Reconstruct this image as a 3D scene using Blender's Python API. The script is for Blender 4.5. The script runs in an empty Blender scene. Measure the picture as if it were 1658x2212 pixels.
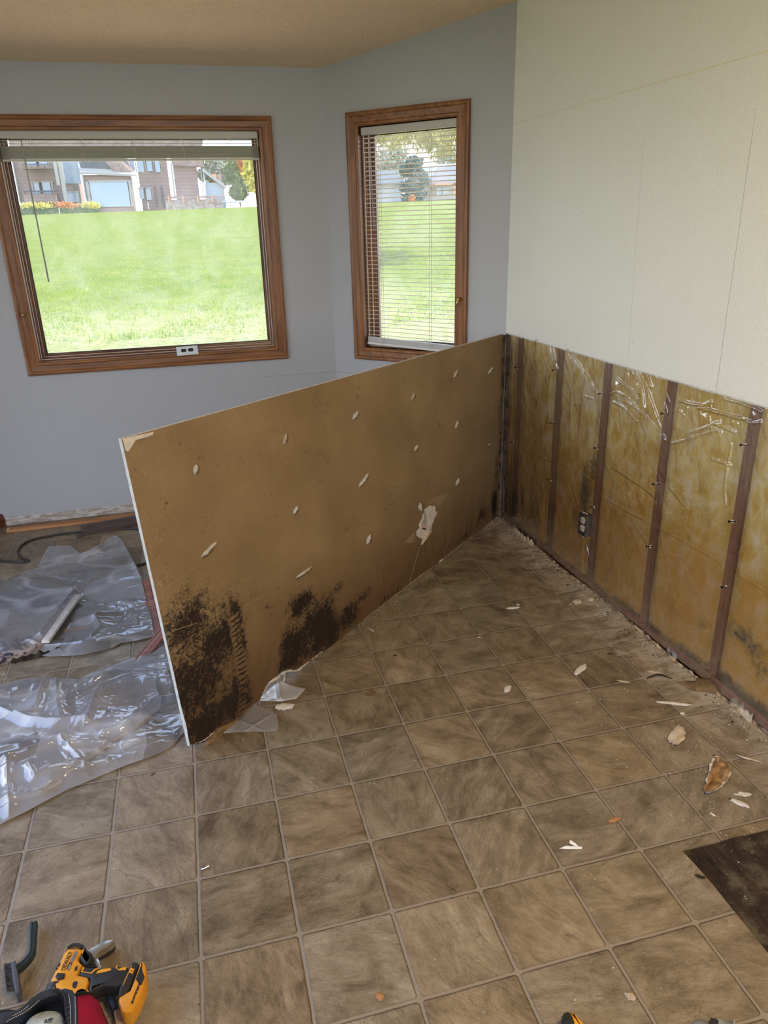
import bpy, bmesh, math, random
import numpy as np
from mathutils import Vector, Matrix, noise
from mathutils.geometry import tessellate_polygon
random.seed(7)
SC = bpy.context.scene
COL = SC.collection

# ------------------------------------------------------------------ camera
FPX = 1581.25
RC = np.array([[0.966787, -0.254349, -0.025081], [-0.11595, -0.349034, -0.929909], [0.227767, 0.901932, -0.366934]])
CAM = np.array([0.14321, -1.27150, 1.56908])
cd = bpy.data.cameras.new('camera'); cam = bpy.data.objects.new('camera', cd); COL.objects.link(cam)
cd.sensor_fit = 'VERTICAL'; cd.sensor_height = 36.0; cd.lens = FPX / 2212 * 36.0
cd.clip_start = 0.05; cd.clip_end = 600
m = Matrix.Identity(4)
for i in range(3):
    m[i][0] = RC[0][i]; m[i][1] = -RC[1][i]; m[i][2] = -RC[2][i]; m[i][3] = CAM[i]
cam.matrix_world = m
SC.camera = cam

# ------------------------------------------------------------------ light and exposure
SC.view_settings.view_transform = 'Standard'; SC.view_settings.look = 'None'
SC.view_settings.gamma = 1.0; SC.view_settings.use_curve_mapping = False
SC.view_settings.exposure = 0.8
SKY_STRENGTH = 2.3
SUN_STRENGTH = 8.0
w = bpy.data.worlds.new('sky'); SC.world = w; w.use_nodes = True
wn = w.node_tree.nodes; wl = w.node_tree.links; wn.clear()
wo = wn.new('ShaderNodeOutputWorld'); bg = wn.new('ShaderNodeBackground'); tc = wn.new('ShaderNodeTexCoord')
sp = wn.new('ShaderNodeSeparateXYZ'); rp = wn.new('ShaderNodeValToRGB')
wl.new(tc.outputs['Generated'], sp.inputs[0]); wl.new(sp.outputs['Z'], rp.inputs[0])
rp.color_ramp.elements[0].position = 0.0; rp.color_ramp.elements[0].color = (0.93, 0.96, 1.0, 1)
rp.color_ramp.elements[1].position = 0.75; rp.color_ramp.elements[1].color = (0.36, 0.56, 1.0, 1)
wl.new(rp.outputs[0], bg.inputs[0]); bg.inputs[1].default_value = SKY_STRENGTH; wl.new(bg.outputs[0], wo.inputs[0])
sd = bpy.data.lights.new('sun', 'SUN'); sd.energy = SUN_STRENGTH; sd.angle = 0.01; sd.color = (1.0, 0.95, 0.86)
so = bpy.data.objects.new('sun', sd); COL.objects.link(so); so.location = (20, 10, 30)
SUN_AZ, SUN_EL = math.radians(12), math.radians(58)
sdir = Vector((math.cos(SUN_AZ) * math.cos(SUN_EL), math.sin(SUN_AZ) * math.cos(SUN_EL), math.sin(SUN_EL)))
so.rotation_euler = sdir.to_track_quat('Z', 'Y').to_euler()

def portal(name, loc, nrm, sx, sy):
    l = bpy.data.lights.new(name, 'AREA'); l.shape = 'RECTANGLE'; l.size = sx; l.size_y = sy
    l.cycles.is_portal = True
    o = bpy.data.objects.new(name, l); COL.objects.link(o); o.location = loc
    o.rotation_euler = (-Vector(nrm)).to_track_quat('Z', 'Y').to_euler()
    return o

# added warm fill lamp, unseen, behind and above the viewer
ld = bpy.data.lights.new('ceiling_light', 'AREA'); ld.shape = 'DISK'; ld.size = .45; ld.energy = 28; ld.color = (1.0, .74, .44)
lo_ = bpy.data.objects.new('ceiling_light', ld); COL.objects.link(lo_); lo_.location = (1.0, -1.2, 2.55)
# ------------------------------------------------------------------ photo geometry -> world
def ray(x, y):
    d = np.array([(x - 829.) / FPX, (y - 1106.) / FPX, 1.0]); return RC.T @ d
def F(x, y, z=0.0):
    d = ray(x, y); t = (z - CAM[2]) / d[2]; return Vector(CAM + t * d)
def onv(x, y, a, b):
    d = ray(x, y); n = np.array([b[1] - a[1], -(b[0] - a[0])]); t = (n @ (np.array(a[:2]) - CAM[:2])) / (n @ d[:2]); return Vector(CAM + t * d)

# ------------------------------------------------------------------ node helpers
class NT:
    def __init__(s, name, disp=False):
        s.m = bpy.data.materials.new(name); s.m.use_nodes = True; s.t = s.m.node_tree
        s.t.nodes.clear(); s.out = s.n('ShaderNodeOutputMaterial')
    def n(s, k, **kw):
        x = s.t.nodes.new(k)
        for a, b in kw.items(): setattr(x, a, b)
        return x
    def set(s, sock, v):
        if isinstance(v, bpy.types.NodeSocket): s.t.links.new(v, sock)
        elif isinstance(v, (tuple, list)) and sock.type == 'RGBA' and len(v) == 3: sock.default_value = (*v, 1)
        elif v is not None: sock.default_value = v
    def obj(s): return s.n('ShaderNodeTexCoord').outputs['Object']
    def uv(s): return s.n('ShaderNodeTexCoord').outputs['UV']
    def attr(s, name): return s.n('ShaderNodeAttribute', attribute_name=name).outputs['Fac']
    def sep(s, v):
        x = s.n('ShaderNodeSeparateXYZ'); s.set(x.inputs[0], v); return x.outputs
    def comb(s, x=0, y=0, z=0):
        c = s.n('ShaderNodeCombineXYZ')
        for i, v in enumerate((x, y, z)): s.set(c.inputs[i], v)
        return c.outputs[0]
    def ma(s, op, a, b=0.0, c=0.0, clamp=False):
        x = s.n('ShaderNodeMath', operation=op, use_clamp=clamp)
        for i, v in enumerate((a, b, c)): s.set(x.inputs[i], v)
        return x.outputs[0]
    def vm(s, op, a, b=(0, 0, 0), sc=1.0):
        x = s.n('ShaderNodeVectorMath', operation=op)
        s.set(x.inputs[0], a)
        if op != 'SCALE': s.set(x.inputs[1], b)
        else: s.set(x.inputs['Scale'], sc)
        return x.outputs[0]
    def ss(s, v, lo, hi, a=0.0, b=1.0):
        x = s.n('ShaderNodeMapRange', interpolation_type='SMOOTHSTEP')
        for i, q in enumerate((v, lo, hi, a, b)): s.set(x.inputs[i], q)
        return x.outputs[0]
    def noise(s, v, scale=5, detail=4, rough=.55, dist=0.0, col=False):
        x = s.n('ShaderNodeTexNoise'); s.set(x.inputs['Vector'], v)
        x.inputs['Scale'].default_value = scale; x.inputs['Detail'].default_value = detail
        x.inputs['Roughness'].default_value = rough; x.inputs['Distortion'].default_value = dist
        return x.outputs['Color' if col else 'Fac']
    def vor(s, v, scale=5, feature='F1', out='Distance', rnd=1.0):
        x = s.n('ShaderNodeTexVoronoi', feature=feature); s.set(x.inputs['Vector'], v); x.inputs['Scale'].default_value = scale
        x.inputs['Randomness'].default_value = rnd
        return x.outputs[out]
    def white(s, v, col=False):
        x = s.n('ShaderNodeTexWhiteNoise', noise_dimensions='3D'); s.set(x.inputs['Vector'], v); return x.outputs['Color' if col else 'Value']
    def ramp(s, f, stops, interp='LINEAR'):
        x = s.n('ShaderNodeValToRGB'); s.set(x.inputs[0], f); cr = x.color_ramp; cr.interpolation = interp
        while len(cr.elements) < len(stops): cr.elements.new(0.5)
        for e, (p, c) in zip(cr.elements, stops): e.position = p; e.color = (*c, 1)
        return x.outputs[0]
    def mix(s, f, a, b, mode='MIX'):
        x = s.n('ShaderNodeMix', data_type='RGBA', blend_type=mode)
        s.set(x.inputs[0], f); s.set(x.inputs[6], a); s.set(x.inputs[7], b); return x.outputs[2]
    def bump(s, h, dist=0.002, strength=1.0, nrm=None):
        x = s.n('ShaderNodeBump'); s.set(x.inputs['Height'], h); x.inputs['Distance'].default_value = dist; x.inputs['Strength'].default_value = strength
        if nrm is not None: s.set(x.inputs['Normal'], nrm)
        return x.outputs[0]
    def bsdf(s, col, rough=.5, metal=0.0, spec=.5, nrm=None, **kw):
        x = s.n('ShaderNodeBsdfPrincipled'); s.set(x.inputs['Base Color'], col); s.set(x.inputs['Roughness'], rough)
        s.set(x.inputs['Metallic'], metal); s.set(x.inputs['Specular IOR Level'], spec)
        if nrm is not None: s.set(x.inputs['Normal'], nrm)
        for k, v in kw.items(): s.set(x.inputs[k], v)
        return x.outputs[0]
    def done(s, sh):
        s.t.links.new(sh, s.out.inputs[0]); return s.m

M = {}
def simple(name, col, rough=.5, metal=0.0, spec=.5, nscale=0, namt=.15, bump=0.0, bscale=80):
    t = NT(name); o = t.obj(); c = col
    if nscale: c = t.mix(t.ss(t.noise(o, nscale, 5), .3, .7), tuple(v * (1 - namt) for v in col), tuple(min(1, v * (1 + namt)) for v in col))
    nr = t.bump(t.noise(o, bscale, 4), bump) if bump else None
    M[name] = t.done(t.bsdf(c, rough, metal, spec, nr)); return M[name]

# ---- floor vinyl
GR = 0.2286
def mat_floor():
    t = NT('vinyl_slate_tiles'); P = t.obj()
    wob = t.vm('SCALE', t.vm('SUBTRACT', t.noise(P, 28, 3, .6, col=True), (.5, .5, .5)), sc=.004)
    Q = t.vm('ADD', P, wob); q = t.sep(Q)
    def edge(c):
        u = t.ma('DIVIDE', c, GR); fr = t.ma('FRACT', u); return t.ma('MULTIPLY', t.ma('MINIMUM', fr, t.ma('SUBTRACT', 1.0, fr)), GR)
    ex, ey = edge(q[0]), edge(q[1])
    d = t.ma('MINIMUM', ex, ey)
    # rounded tile corners
    cx = t.ma('MAXIMUM', t.ma('SUBTRACT', .012, ex), 0.0); cy = t.ma('MAXIMUM', t.ma('SUBTRACT', .012, ey), 0.0)
    rr = t.ma('SQRT', t.ma('ADD', t.ma('MULTIPLY', cx, cx), t.ma('MULTIPLY', cy, cy))); d = t.ma('SUBTRACT', .012, rr)
    grout = t.ss(d, .0022, .0034, 1, 0)
    dark = t.ma('MULTIPLY', t.ss(d, .0028, .0038), t.ss(d, .0042, .0085, 1, 0))
    p = t.sep(P)
    cell = t.comb(t.ma('FLOOR', t.ma('DIVIDE', p[0], GR)), t.ma('FLOOR', t.ma('DIVIDE', p[1], GR)), 0)
    rnd = t.white(cell); rcol = t.white(t.vm('ADD', cell, (7.3, 2.1, 5)), col=True)
    loc = t.vm('ADD', P, t.vm('SCALE', rcol, sc=9.0))
    vr = t.n('ShaderNodeVectorRotate', rotation_type='Z_AXIS'); t.set(vr.inputs['Vector'], loc); t.set(vr.inputs['Angle'], t.ma('MULTIPLY', rnd, 5.0))
    L = vr.outputs[0]
    st = t.vm('MULTIPLY', L, (5.0, 11.0, 1.0))
    n1 = t.noise(st, 1.3, 9, .68, .8)           # layered slate streaks
    n2 = t.noise(L, 9, 6, .6, .8)
    n3 = t.noise(P, 260, 3, .6)
    f = t.ma('ADD', t.ma('MULTIPLY', n1, .55), t.ma('ADD', t.ma('MULTIPLY', n2, .32), t.ma('MULTIPLY', n3, .20)))
    n4 = t.noise(t.vm('MULTIPLY', L, (26, 60, 1)), 1.6, 6, .7, .6)
    f = t.ma('SUBTRACT', t.ma('ADD', f, t.ma('MULTIPLY', t.ma('SUBTRACT', n4, .5), .20)), .02)
    f = t.ma('ADD', f, t.ma('MULTIPLY', t.ma('SUBTRACT', t.white(t.vm('ADD', cell, (3, 9, 1))), .5), .07))
    col = t.ramp(f, [(.36, (.085, .060, .036)), (.45, (.160, .120, .077)), (.52, (.228, .178, .120)), (.59, (.298, .242, .172)), (.70, (.41, .345, .255))])
    tint = t.mix(t.white(t.vm('ADD', cell, (1, 4, 2))), (1.0, .95, .86), (.94, .97, 1.0))
    col = t.mix(1.0, col, tint, 'MULTIPLY')
    vein = t.ss(t.ma('ABSOLUTE', t.ma('SUBTRACT', t.noise(st, .9, 5, .6, 2.2), .5)), 0.0, .014, 1, 0)
    vein = t.ma('MULTIPLY', vein, t.ss(n2, .45, .6))
    col = t.mix(t.ma('MULTIPLY', vein, .55), col, (.07, .05, .035))
    lv = t.ma('MULTIPLY', t.ss(t.ma('ABSOLUTE', t.ma('SUBTRACT', t.noise(t.vm('ADD', st, (4, 4, 0)), .8, 5, .6, 2.0), .52)), 0.0, .012, 1, 0), t.ss(n2, .5, .62, 1, 0))
    col = t.mix(t.ma('MULTIPLY', lv, .22), col, (.42, .36, .29))
    gcol = t.mix(n3, (.235, .19, .145), (.33, .275, .215))
    col = t.mix(t.ma('MULTIPLY', dark, .5), col, (.07, .05, .038))
    col = t.mix(grout, col, gcol)
    # plaster dust along the opened wall and round the debris
    wx = t.ma('SUBTRACT', t.ma('SUBTRACT', 1.717, t.ma('MULTIPLY', t.ma('SUBTRACT', p[1], 2.296), .0379)), p[0])
    strk = t.noise(t.vm('MULTIPLY', P, (6, 13, 1)), 1.5, 7, .68, .5)
    near = t.ss(wx, -.01, .30, 1, 0)
    dust = t.ma('MULTIPLY', t.ss(t.ma('ADD', strk, t.ma('MULTIPLY', near, .22)), .56, .80), t.ss(wx, .10, .42, 1, .0))
    dust = t.ma('MULTIPLY', dust, t.ss(p[1], .15, .6, .45, 1))
    col = t.mix(t.ma('MULTIPLY', dust, .6), col, (.50, .45, .38))
    spk = t.ma('MULTIPLY', t.ss(t.vor(P, 120, 'F1'), .05, .10, 1, 0), t.ss(t.noise(P, 2.6, 3), .5, .62))
    spk = t.ma('MULTIPLY', spk, t.ss(p[0], .3, 1.1))
    col = t.mix(t.ma('MULTIPLY', spk, .6), col, (.62, .58, .5))
    h = t.ma('ADD', t.ma('MULTIPLY', t.ss(d, .002, .006), 1.0), t.ma('ADD', t.ma('MULTIPLY', n1, 1.1), t.ma('ADD', t.ma('MULTIPLY', n4, .7), t.ma('MULTIPLY', n3, .14))))
    nr = t.bump(h, .0021, 1.0)
    ro = t.ma('ADD', .36, t.ma('MULTIPLY', n2, .16)); ro = t.mix(dust, ro, (.9, .9, .9))
    M['vinyl'] = t.done(t.bsdf(col, ro, 0, .5, nr))
mat_floor()

def mat_wall(name, base, gloss=.42, kind='front'):
    t = NT(name); P = t.obj(); p = t.sep(P)
    n = t.noise(P, 150, 4, .6); n2 = t.noise(P, 2.2, 4)
    col = t.mix(n2, tuple(v * .96 for v in base), tuple(min(1, v * 1.03) for v in base))
    if kind == 'right':
        # taped seam line and hairline cracks
        ln = t.ss(t.ma('ABSOLUTE', t.ma('SUBTRACT', t.ma('ADD', p[2], t.ma('MULTIPLY', t.noise(P, 3, 2), .002)), 1.986)), .0012, .0026, 1, 0)
        col = t.mix(t.ma('MULTIPLY', ln, .9), col, (.78, .72, .50))
        def crack(y0, sl, a):
            yy = t.ma('ADD', p[1], t.ma('ADD', t.ma('MULTIPLY', p[2], -sl), t.ma('MULTIPLY', t.noise(P, 5, 3), .008)))
            c = t.ss(t.ma('ABSOLUTE', t.ma('SUBTRACT', yy, y0)), .0003, .0012, 1, 0)
            return t.ma('MULTIPLY', c, t.ma('MULTIPLY', a, t.ss(p[2], 1.75, 1.9, 1, 0)))
        col = t.mix(crack(1.187, .045, .5), col, (.30, .30, .26))
        col = t.mix(crack(.745, .0, .85), col, (.16, .15, .13))
    if kind == 'front':
        e = t.ma('ADD', p[2], t.ma('MULTIPLY', t.ma('SUBTRACT', t.noise(P, 14, 4), .5), .012))
        band = t.ss(e, .046, .052, 1, 0)
        raw = t.mix(t.ss(t.noise(t.vm('MULTIPLY', P, (1, 1, 4)), 20, 5), .4, .65), (.36, .30, .24), (.62, .59, .55))
        col = t.mix(band, col, raw)
        def crack(z0, lo, hi):
            zz = t.ma('ADD', p[2], t.ma('MULTIPLY', t.noise(P, 6, 3), .006))
            return t.ma('MULTIPLY', t.ss(t.ma('ABSOLUTE', t.ma('SUBTRACT', zz, z0)), .0005, .0016, 1, 0), t.ma('MULTIPLY', t.ss(p[0], lo, lo + .05), t.ss(p[0], hi - .05, hi, 1, 0)))
        col = t.mix(t.ma('MULTIPLY', crack(.749, .44, 1.12), .6), col, (.12, .12, .12))
    spk = t.ma('MULTIPLY', t.ss(t.vor(P, 5, 'F1'), .010, .016, 1, 0), .7)
    col = t.mix(spk, col, (.10, .08, .06))
    h = t.ma('ADD', t.ma('MULTIPLY', t.ss(n, .35, .65), .7), t.ma('MULTIPLY', t.noise(P, 34, 3), .6))
    if kind == 'right':
        h = t.ma('ADD', h, t.ma('MULTIPLY', t.noise(t.vm('MULTIPLY', P, (1, 7, .5)), 2.0, 2), 2.2))
    M[name] = t.done(t.bsdf(col, gloss, 0, .5, t.bump(h, .0009 if kind == 'right' else .0006)))
mat_wall('wall_paint', (.42, .43, .455))  # same paint darkened: shade of the backlit window walls put into the colour
mat_wall('wall_paint_satin', (.83, .84, .77), .36, 'right')  # same paint lightened: daylight on the right wall put into the colour
t = NT('ceiling_texture'); P = t.obj()
h = t.ss(t.noise(P, 90, 5, .6), .35, .7)
M['ceiling'] = t.done(t.bsdf(t.mix(h, (.88, .66, .45), (.97, .75, .53)), .9, 0, .2, t.bump(h, .004)))

def mat_wood(name, c0, c1, c2, axis=0, rough=.38, sc=1.0, gloss=.5):
    t = NT(name); P = t.obj()
    s = [26 * sc] * 3; s[axis] = 1.8 * sc
    v = t.vm('MULTIPLY', P, tuple(s))
    n = t.noise(v, 1.6, 7, .62, .7); g = t.noise(v, 7, 4, .6)
    f = t.ma('ADD', t.ma('MULTIPLY', n, .75), t.ma('MULTIPLY', g, .25))
    col = t.ramp(f, [(.34, c0), (.5, c1), (.66, c2)])
    M[name] = t.done(t.bsdf(col, rough, 0, gloss, t.bump(f, .0006)))
for nm, ax in (('x', 0), ('y', 1), ('z', 2)):
    mat_wood('casing_' + nm, (.10, .033, .008), (.215, .078, .018), (.33, .14, .038), ax, .34)
    mat_wood('jamb_' + nm, (.06, .022, .009), (.15, .055, .018), (.26, .11, .038), ax, .30)
    mat_wood('stud_' + nm, (.16, .060, .026), (.27, .110, .050), (.38, .18, .10), ax, .6, .8, .3)
mat_wood('raw_orange_x', (.30, .12, .04), (.46, .21, .075), (.56, .29, .12), 0, .55)
mat_wood('red_trim_x', (.16, .055, .035), (.27, .10, .065), (.38, .17, .12), 0, .45)
mat_wood('base_red', (.05, .015, .01), (.11, .035, .02), (.17, .06, .035), 1, .35)
mat_wood('chip_wood', (.28, .12, .04), (.42, .20, .08), (.5, .28, .12), 0, .7, 3)
simple('pvc_white', (.70, .70, .68), .35, 0, .5)
simple('blind_cream', (.50, .48, .43), .35, 0, .5)
simple('slat_cream', (.66, .61, .52), .4, 0, .5)
simple('wand_grey', (.35, .36, .36), .15, 0, .6)
simple('brass', (.55, .38, .14), .3, .9)
simple('cord_white', (.62, .58, .48), .6)
simple('gasket', (.02, .02, .02), .5)
simple('bead_metal', (.60, .50, .42), .3, .3)
simple('steel', (.62, .63, .64), .28, 1.0, .5, 60, .15)
simple('steel_dark', (.10, .10, .11), .4, .8)
simple('gypsum', (.66, .62, .57), .9, 0, .2, 40, .12, .0012, 120)
simple('gypsum_dirty', (.52, .44, .34), .9, 0, .2, 30, .3, .0012, 120)
simple('gypsum_edge', (.56, .55, .52), .9, 0, .2, 60, .12, .0015, 200)
simple('paper_white', (.78, .78, .78), .7)
simple('outlet_ivory', (.55, .47, .40), .35)
simple('plate_white', (.70, .76, .84), .3)
simple('slot_dark', (.02, .018, .016), .5)
simple('box_steel', (.14, .13, .12), .45, .7, .5, 90, .4)
simple('screw_black', (.015, .013, .012), .4, .6)
simple('copper_pin', (.75, .45, .35), .35, .6)
simple('drill_yellow', (.72, .31, .018), .42, 0, .5, 30, .06, .0003, 300)
simple('drill_black', (.020, .021, .023), .55, 0, .4, 30, .2, .0003, 300)
simple('drill_grey', (.16, .16, .16), .45)
simple('bag_black', (.012, .012, .015), .8, 0, .3, 60, .3, .0012, 400)
simple('bag_binding', (.026, .028, .038), .7, 0, .3, 60, .2, .0010, 500)
simple('bag_red', (.33, .006, .050), .75, 0, .3, 20, .1, .0010, 500)
simple('stitch', (.55, .53, .48), .7)
simple('grip_blue', (.010, .022, .05), .5)
simple('handle_tan', (.34, .27, .19), .7, 0, .3, 40, .2)
simple('brush_plastic', (.020, .040, .052), .42)
simple('brush_ferrule', (.07, .075, .10), .5)
simple('bristle', (.035, .03, .028), .7)
simple('can_label', (.66, .76, .86), .3, .1, .5, 30, .3)
simple('cable_black', (.030, .026, .024), .5)
simple('channel_brown', (.085, .062, .052), .45, .2, .5, 20, .15)
simple('black_ink', (.01, .01, .012), .6)
simple('siding_ext', (.45, .42, .38), .8)

# ------------------------------------------------------------------ object helpers
def link(name, me, mat=None, parent=None):
    o = bpy.data.objects.new(name, me); COL.objects.link(o)
    if mat is not None:
        for mm in (mat if isinstance(mat, (list, tuple)) else [mat]): me.materials.append(mm)
    if parent is not None: o.parent = parent
    return o
def obj(name, bm, mat, parent=None, smooth=False, auto=None):
    me = bpy.data.meshes.new(name); bmesh.ops.recalc_face_normals(bm, faces=bm.faces[:]) if smooth != 'raw' else None
    bm.to_mesh(me); bm.free()
    if smooth: me.shade_smooth()
    o = link(name, me, mat, parent)
    if auto is not None: me.set_sharp_from_angle(angle=math.radians(auto))
    return o
def tag(o, label=None, cat=None, group=None, kind=None):
    if label: o['label'] = label
    if cat: o['category'] = cat
    if group: o['group'] = group
    if kind: o['kind'] = kind
    return o
def empty(name, loc=(0, 0, 0)):
    o = bpy.data.objects.new(name, None); COL.objects.link(o); o.location = loc; o.empty_display_size = .1; return o
def put(o, root):      # parent a world-placed mesh under a placed empty
    o.parent = root; o.matrix_parent_inverse = root.matrix_basis.inverted(); return o
def box(bm, c, s, R=None, mi=0):
    vs = []
    for dz in (-.5, .5):
        for dy in (-.5, .5):
            for dx in (-.5, .5):
                v = Vector((dx * s[0], dy * s[1], dz * s[2]))
                if R is not None: v = R @ v
                vs.append(bm.verts.new(Vector(c) + v))
    fs = []
    for f in ((0, 2, 3, 1), (4, 5, 7, 6), (0, 1, 5, 4), (2, 6, 7, 3), (0, 4, 6, 2), (1, 3, 7, 5)):
        fc = bm.faces.new([vs[i] for i in f]); fc.material_index = mi; fs.append(fc)
    return vs
def boxobj(name, c, s, mat, parent=None, R=None, bev=0):
    bm = bmesh.new(); box(bm, c, s, R)
    if bev: bmesh.ops.bevel(bm, geom=bm.edges[:], offset=bev, segments=2, affect='EDGES')
    return obj(name, bm, mat, parent)
def between(bm, a, b, wv, hv):  # box along a->b ; wv, hv half vectors
    a, b, wv, hv = map(Vector, (a, b, wv, hv)); vs = []
    for p in (a, b):
        for q in (-wv - hv, wv - hv, wv + hv, -wv + hv): vs.append(bm.verts.new(p + q))
    for f in ((0, 1, 2, 3), (7, 6, 5, 4), (0, 4, 5, 1), (1, 5, 6, 2), (2, 6, 7, 3), (3, 7, 4, 0)): bm.faces.new([vs[i] for i in f])
def tube(bm, pts, r, seg=8, cap=True):
    pts = [Vector(p) for p in pts]; rings = []; up = Vector((0, 0, 1))
    for i, p in enumerate(pts):
        d = (pts[min(i + 1, len(pts) - 1)] - pts[max(i - 1, 0)]).normalized()
        s_ = d.cross(up)
        if s_.length < .05: s_ = d.cross(Vector((1, 0, 0)))
        s_.normalize(); u = s_.cross(d).normalized(); rr = r[i] if isinstance(r, (list, tuple)) else r
        rings.append([bm.verts.new(p + rr * (math.cos(a) * s_ + math.sin(a) * u)) for a in [2 * math.pi * k / seg for k in range(seg)]])
    for a, b in zip(rings, rings[1:]):
        for k in range(seg): bm.faces.new((a[k], a[(k + 1) % seg], b[(k + 1) % seg], b[k]))
    if cap: bm.faces.new(rings[0]); bm.faces.new(rings[-1][::-1])
def smooth_path(pts, n=8):
    pts = [Vector(p) for p in pts]; out = []
    P_ = [2 * pts[0] - pts[1]] + pts + [2 * pts[-1] - pts[-2]]
    for i in range(1, len(P_) - 2):
        a, b, c, d = P_[i - 1:i + 3]
        for k in range(n):
            t = k / n
            out.append(.5 * ((2 * b) + (c - a) * t + (2 * a - 5 * b + 4 * c - d) * t * t + (3 * b - a - 3 * c + d) * t ** 3))
    out.append(pts[-1]); return out
def prism(name, outline, z0, z1, mat, parent=None, bev=0.0, seg=2, frame=None, auto=35, both=False):
    """extrude a 2d outline (list of (x,y)) from z0 to z1, with bevelled top rim"""
    bm = bmesh.new(); n = len(outline)
    lo = [bm.verts.new((x, y, z0)) for x, y in outline]; hi = [bm.verts.new((x, y, z1)) for x, y in outline]
    for k in range(n): bm.faces.new((lo[k], lo[(k + 1) % n], hi[(k + 1) % n], hi[k]))
    ft = bm.faces.new(hi); fb = bm.faces.new(lo[::-1])
    bmesh.ops.recalc_face_normals(bm, faces=bm.faces[:])
    if bev:
        es = list(ft.edges) + (list(fb.edges) if both else [])
        bmesh.ops.bevel(bm, geom=es, offset=bev, segments=seg, affect='EDGES', profile=.5)
    if frame is not None: bm.transform(frame)
    return obj(name, bm, mat, parent, True, auto)
def gridmesh(name, nu, nv, fn, mat, parent=None, smooth=True, closed=False):
    vs = [fn(i / (nu - 1), j / (nv - 1)) for j in range(nv) for i in range(nu)]
    fs = [(j * nu + i, j * nu + i + 1, (j + 1) * nu + i + 1, (j + 1) * nu + i) for j in range(nv - 1) for i in range(nu - 1)]
    me = bpy.data.meshes.new(name); me.from_pydata([tuple(v) for v in vs], [], fs); me.update()
    if smooth: me.shade_smooth()
    return link(name, me, mat, parent)
def fbm(p, o=4): return noise.fractal(Vector(p), 1.0, 2.0, o)
def text(name, s, size, mat, parent, mw, extrude=.0004):
    c = bpy.data.curves.new(name, 'FONT'); c.body = s; c.size = size; c.extrude = extrude; c.align_x = 'CENTER'; c.align_y = 'CENTER'
    c.materials.append(mat); t_ = bpy.data.objects.new(name, c); COL.objects.link(t_); bpy.context.view_layer.update()
    me = bpy.data.meshes.new_from_object(t_.evaluated_get(bpy.context.evaluated_depsgraph_get())); bpy.data.objects.remove(t_); bpy.data.curves.remove(c)
    o = bpy.data.objects.new(name, me); COL.objects.link(o); o.parent = parent; o.matrix_basis = mw; return o

# ================================================================== STRUCTURE
WY = 3.065
LB = Vector((-1.03, WY)); LC = Vector((0.965, WY)); RCN = Vector((1.717, 2.296)); LCN = Vector((-1.785, 2.30))
RW = (Vector((1.793, .29)) - RCN).normalized()         # direction of right wall, toward the viewer
def ceil_z(y): return 2.33 + (WY - y) * .182
CUT = 1.026

def wall_seg(name, a, b, out, thick, zb, zt, mat, hole=None, kind=True):
    """wall from a to b (2d), inner face on a-b, thickness toward out; hole=(t0,t1,z0,z1) in metres along a-b"""
    a, b, out = Vector(a), Vector(b), Vector(out); L = (b - a).length; d = (b - a) / L
    bm = bmesh.new()
    def blk(t0, t1, z0, z1):
        if t1 - t0 < 1e-4 or z1 - z0 < 1e-4: return
        c2 = a + d * (t0 + t1) / 2 + out * thick / 2
        R = Matrix(((d.x, out.x, 0), (d.y, out.y, 0), (0, 0, 1)))
        box(bm, (c2.x, c2.y, (z0 + z1) / 2), (t1 - t0, thick, z1 - z0), R)
    if hole:
        t0, t1, z0, z1 = hole
        blk(0, t0, zb, zt); blk(t1, L, zb, zt); blk(t0, t1, zb, z0); blk(t0, t1, z1, zt)
    else: blk(0, L, zb, zt)
    o = obj(name, bm, mat)
    if kind: tag(o, kind='structure')
    return o
dB = (RCN - LC).normalized(); nB = Vector((-dB.y, dB.x));
if nB.y < 0: nB = -nB
dBL = (LCN - LB).normalized(); nBL = Vector((dBL.y, -dBL.x))
if nBL.y < 0: nBL = -nBL
TH = .15
# big window opening x -.66 .. .614, z .915 .. 2.035
wall_seg('wall_front', LB - Vector((.06, 0)), LC + Vector((.06, 0)), (0, 1), TH, -.02, 3.0, M['wall_paint'], (LB.x * -1 + -.66 + .06, .614 - LB.x + .06, .915, 2.035))
wall_seg('wall_bay_right', LC, RCN + dB * .002, nB, TH, -.02, 3.0, M['wall_paint'], (.218, .788, .905, 2.04))
wall_seg('wall_bay_left', LB, LCN, nBL, TH, -.02, 3.0, M['wall_paint'], (.218, .858, .905, 2.04))
# unseen left and back walls, their openings added to let daylight in
wall_seg('wall_left', LCN, (LCN.x, -4.2), (-1, 0), TH, -.02, 4.0, M['wall_paint'], (.35, 4.5, .04, 2.25))
RE = RCN + RW * 6.6
wall_seg('wall_back', (LCN.x - .1, -4.2), (RE.x + .3, -4.2), (0, -1), TH, -.02, 4.2, M['wall_paint'], (.6, 3.2, .9, 2.2))
# right wall: upper drywall stays, lower part opened
nR = Vector((RW.y, -RW.x)); nR = nR if nR.x > 0 else -nR
wall_seg('wall_right', RCN - RW * .02, RE, nR, .115, CUT, 4.1, M['wall_paint_satin'])
wall_seg('wall_right_sheathing', RCN - RW * .1, RE, nR, .03, -.05, CUT + .05, simple('sheathing', (.20, .14, .08), .9))
bpy.data.objects['wall_right_sheathing'].location = (nR.x * .125, nR.y * .125, 0)
bpy.data.objects['wall_right_sheathing'].name = 'wall_right_backing'
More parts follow.
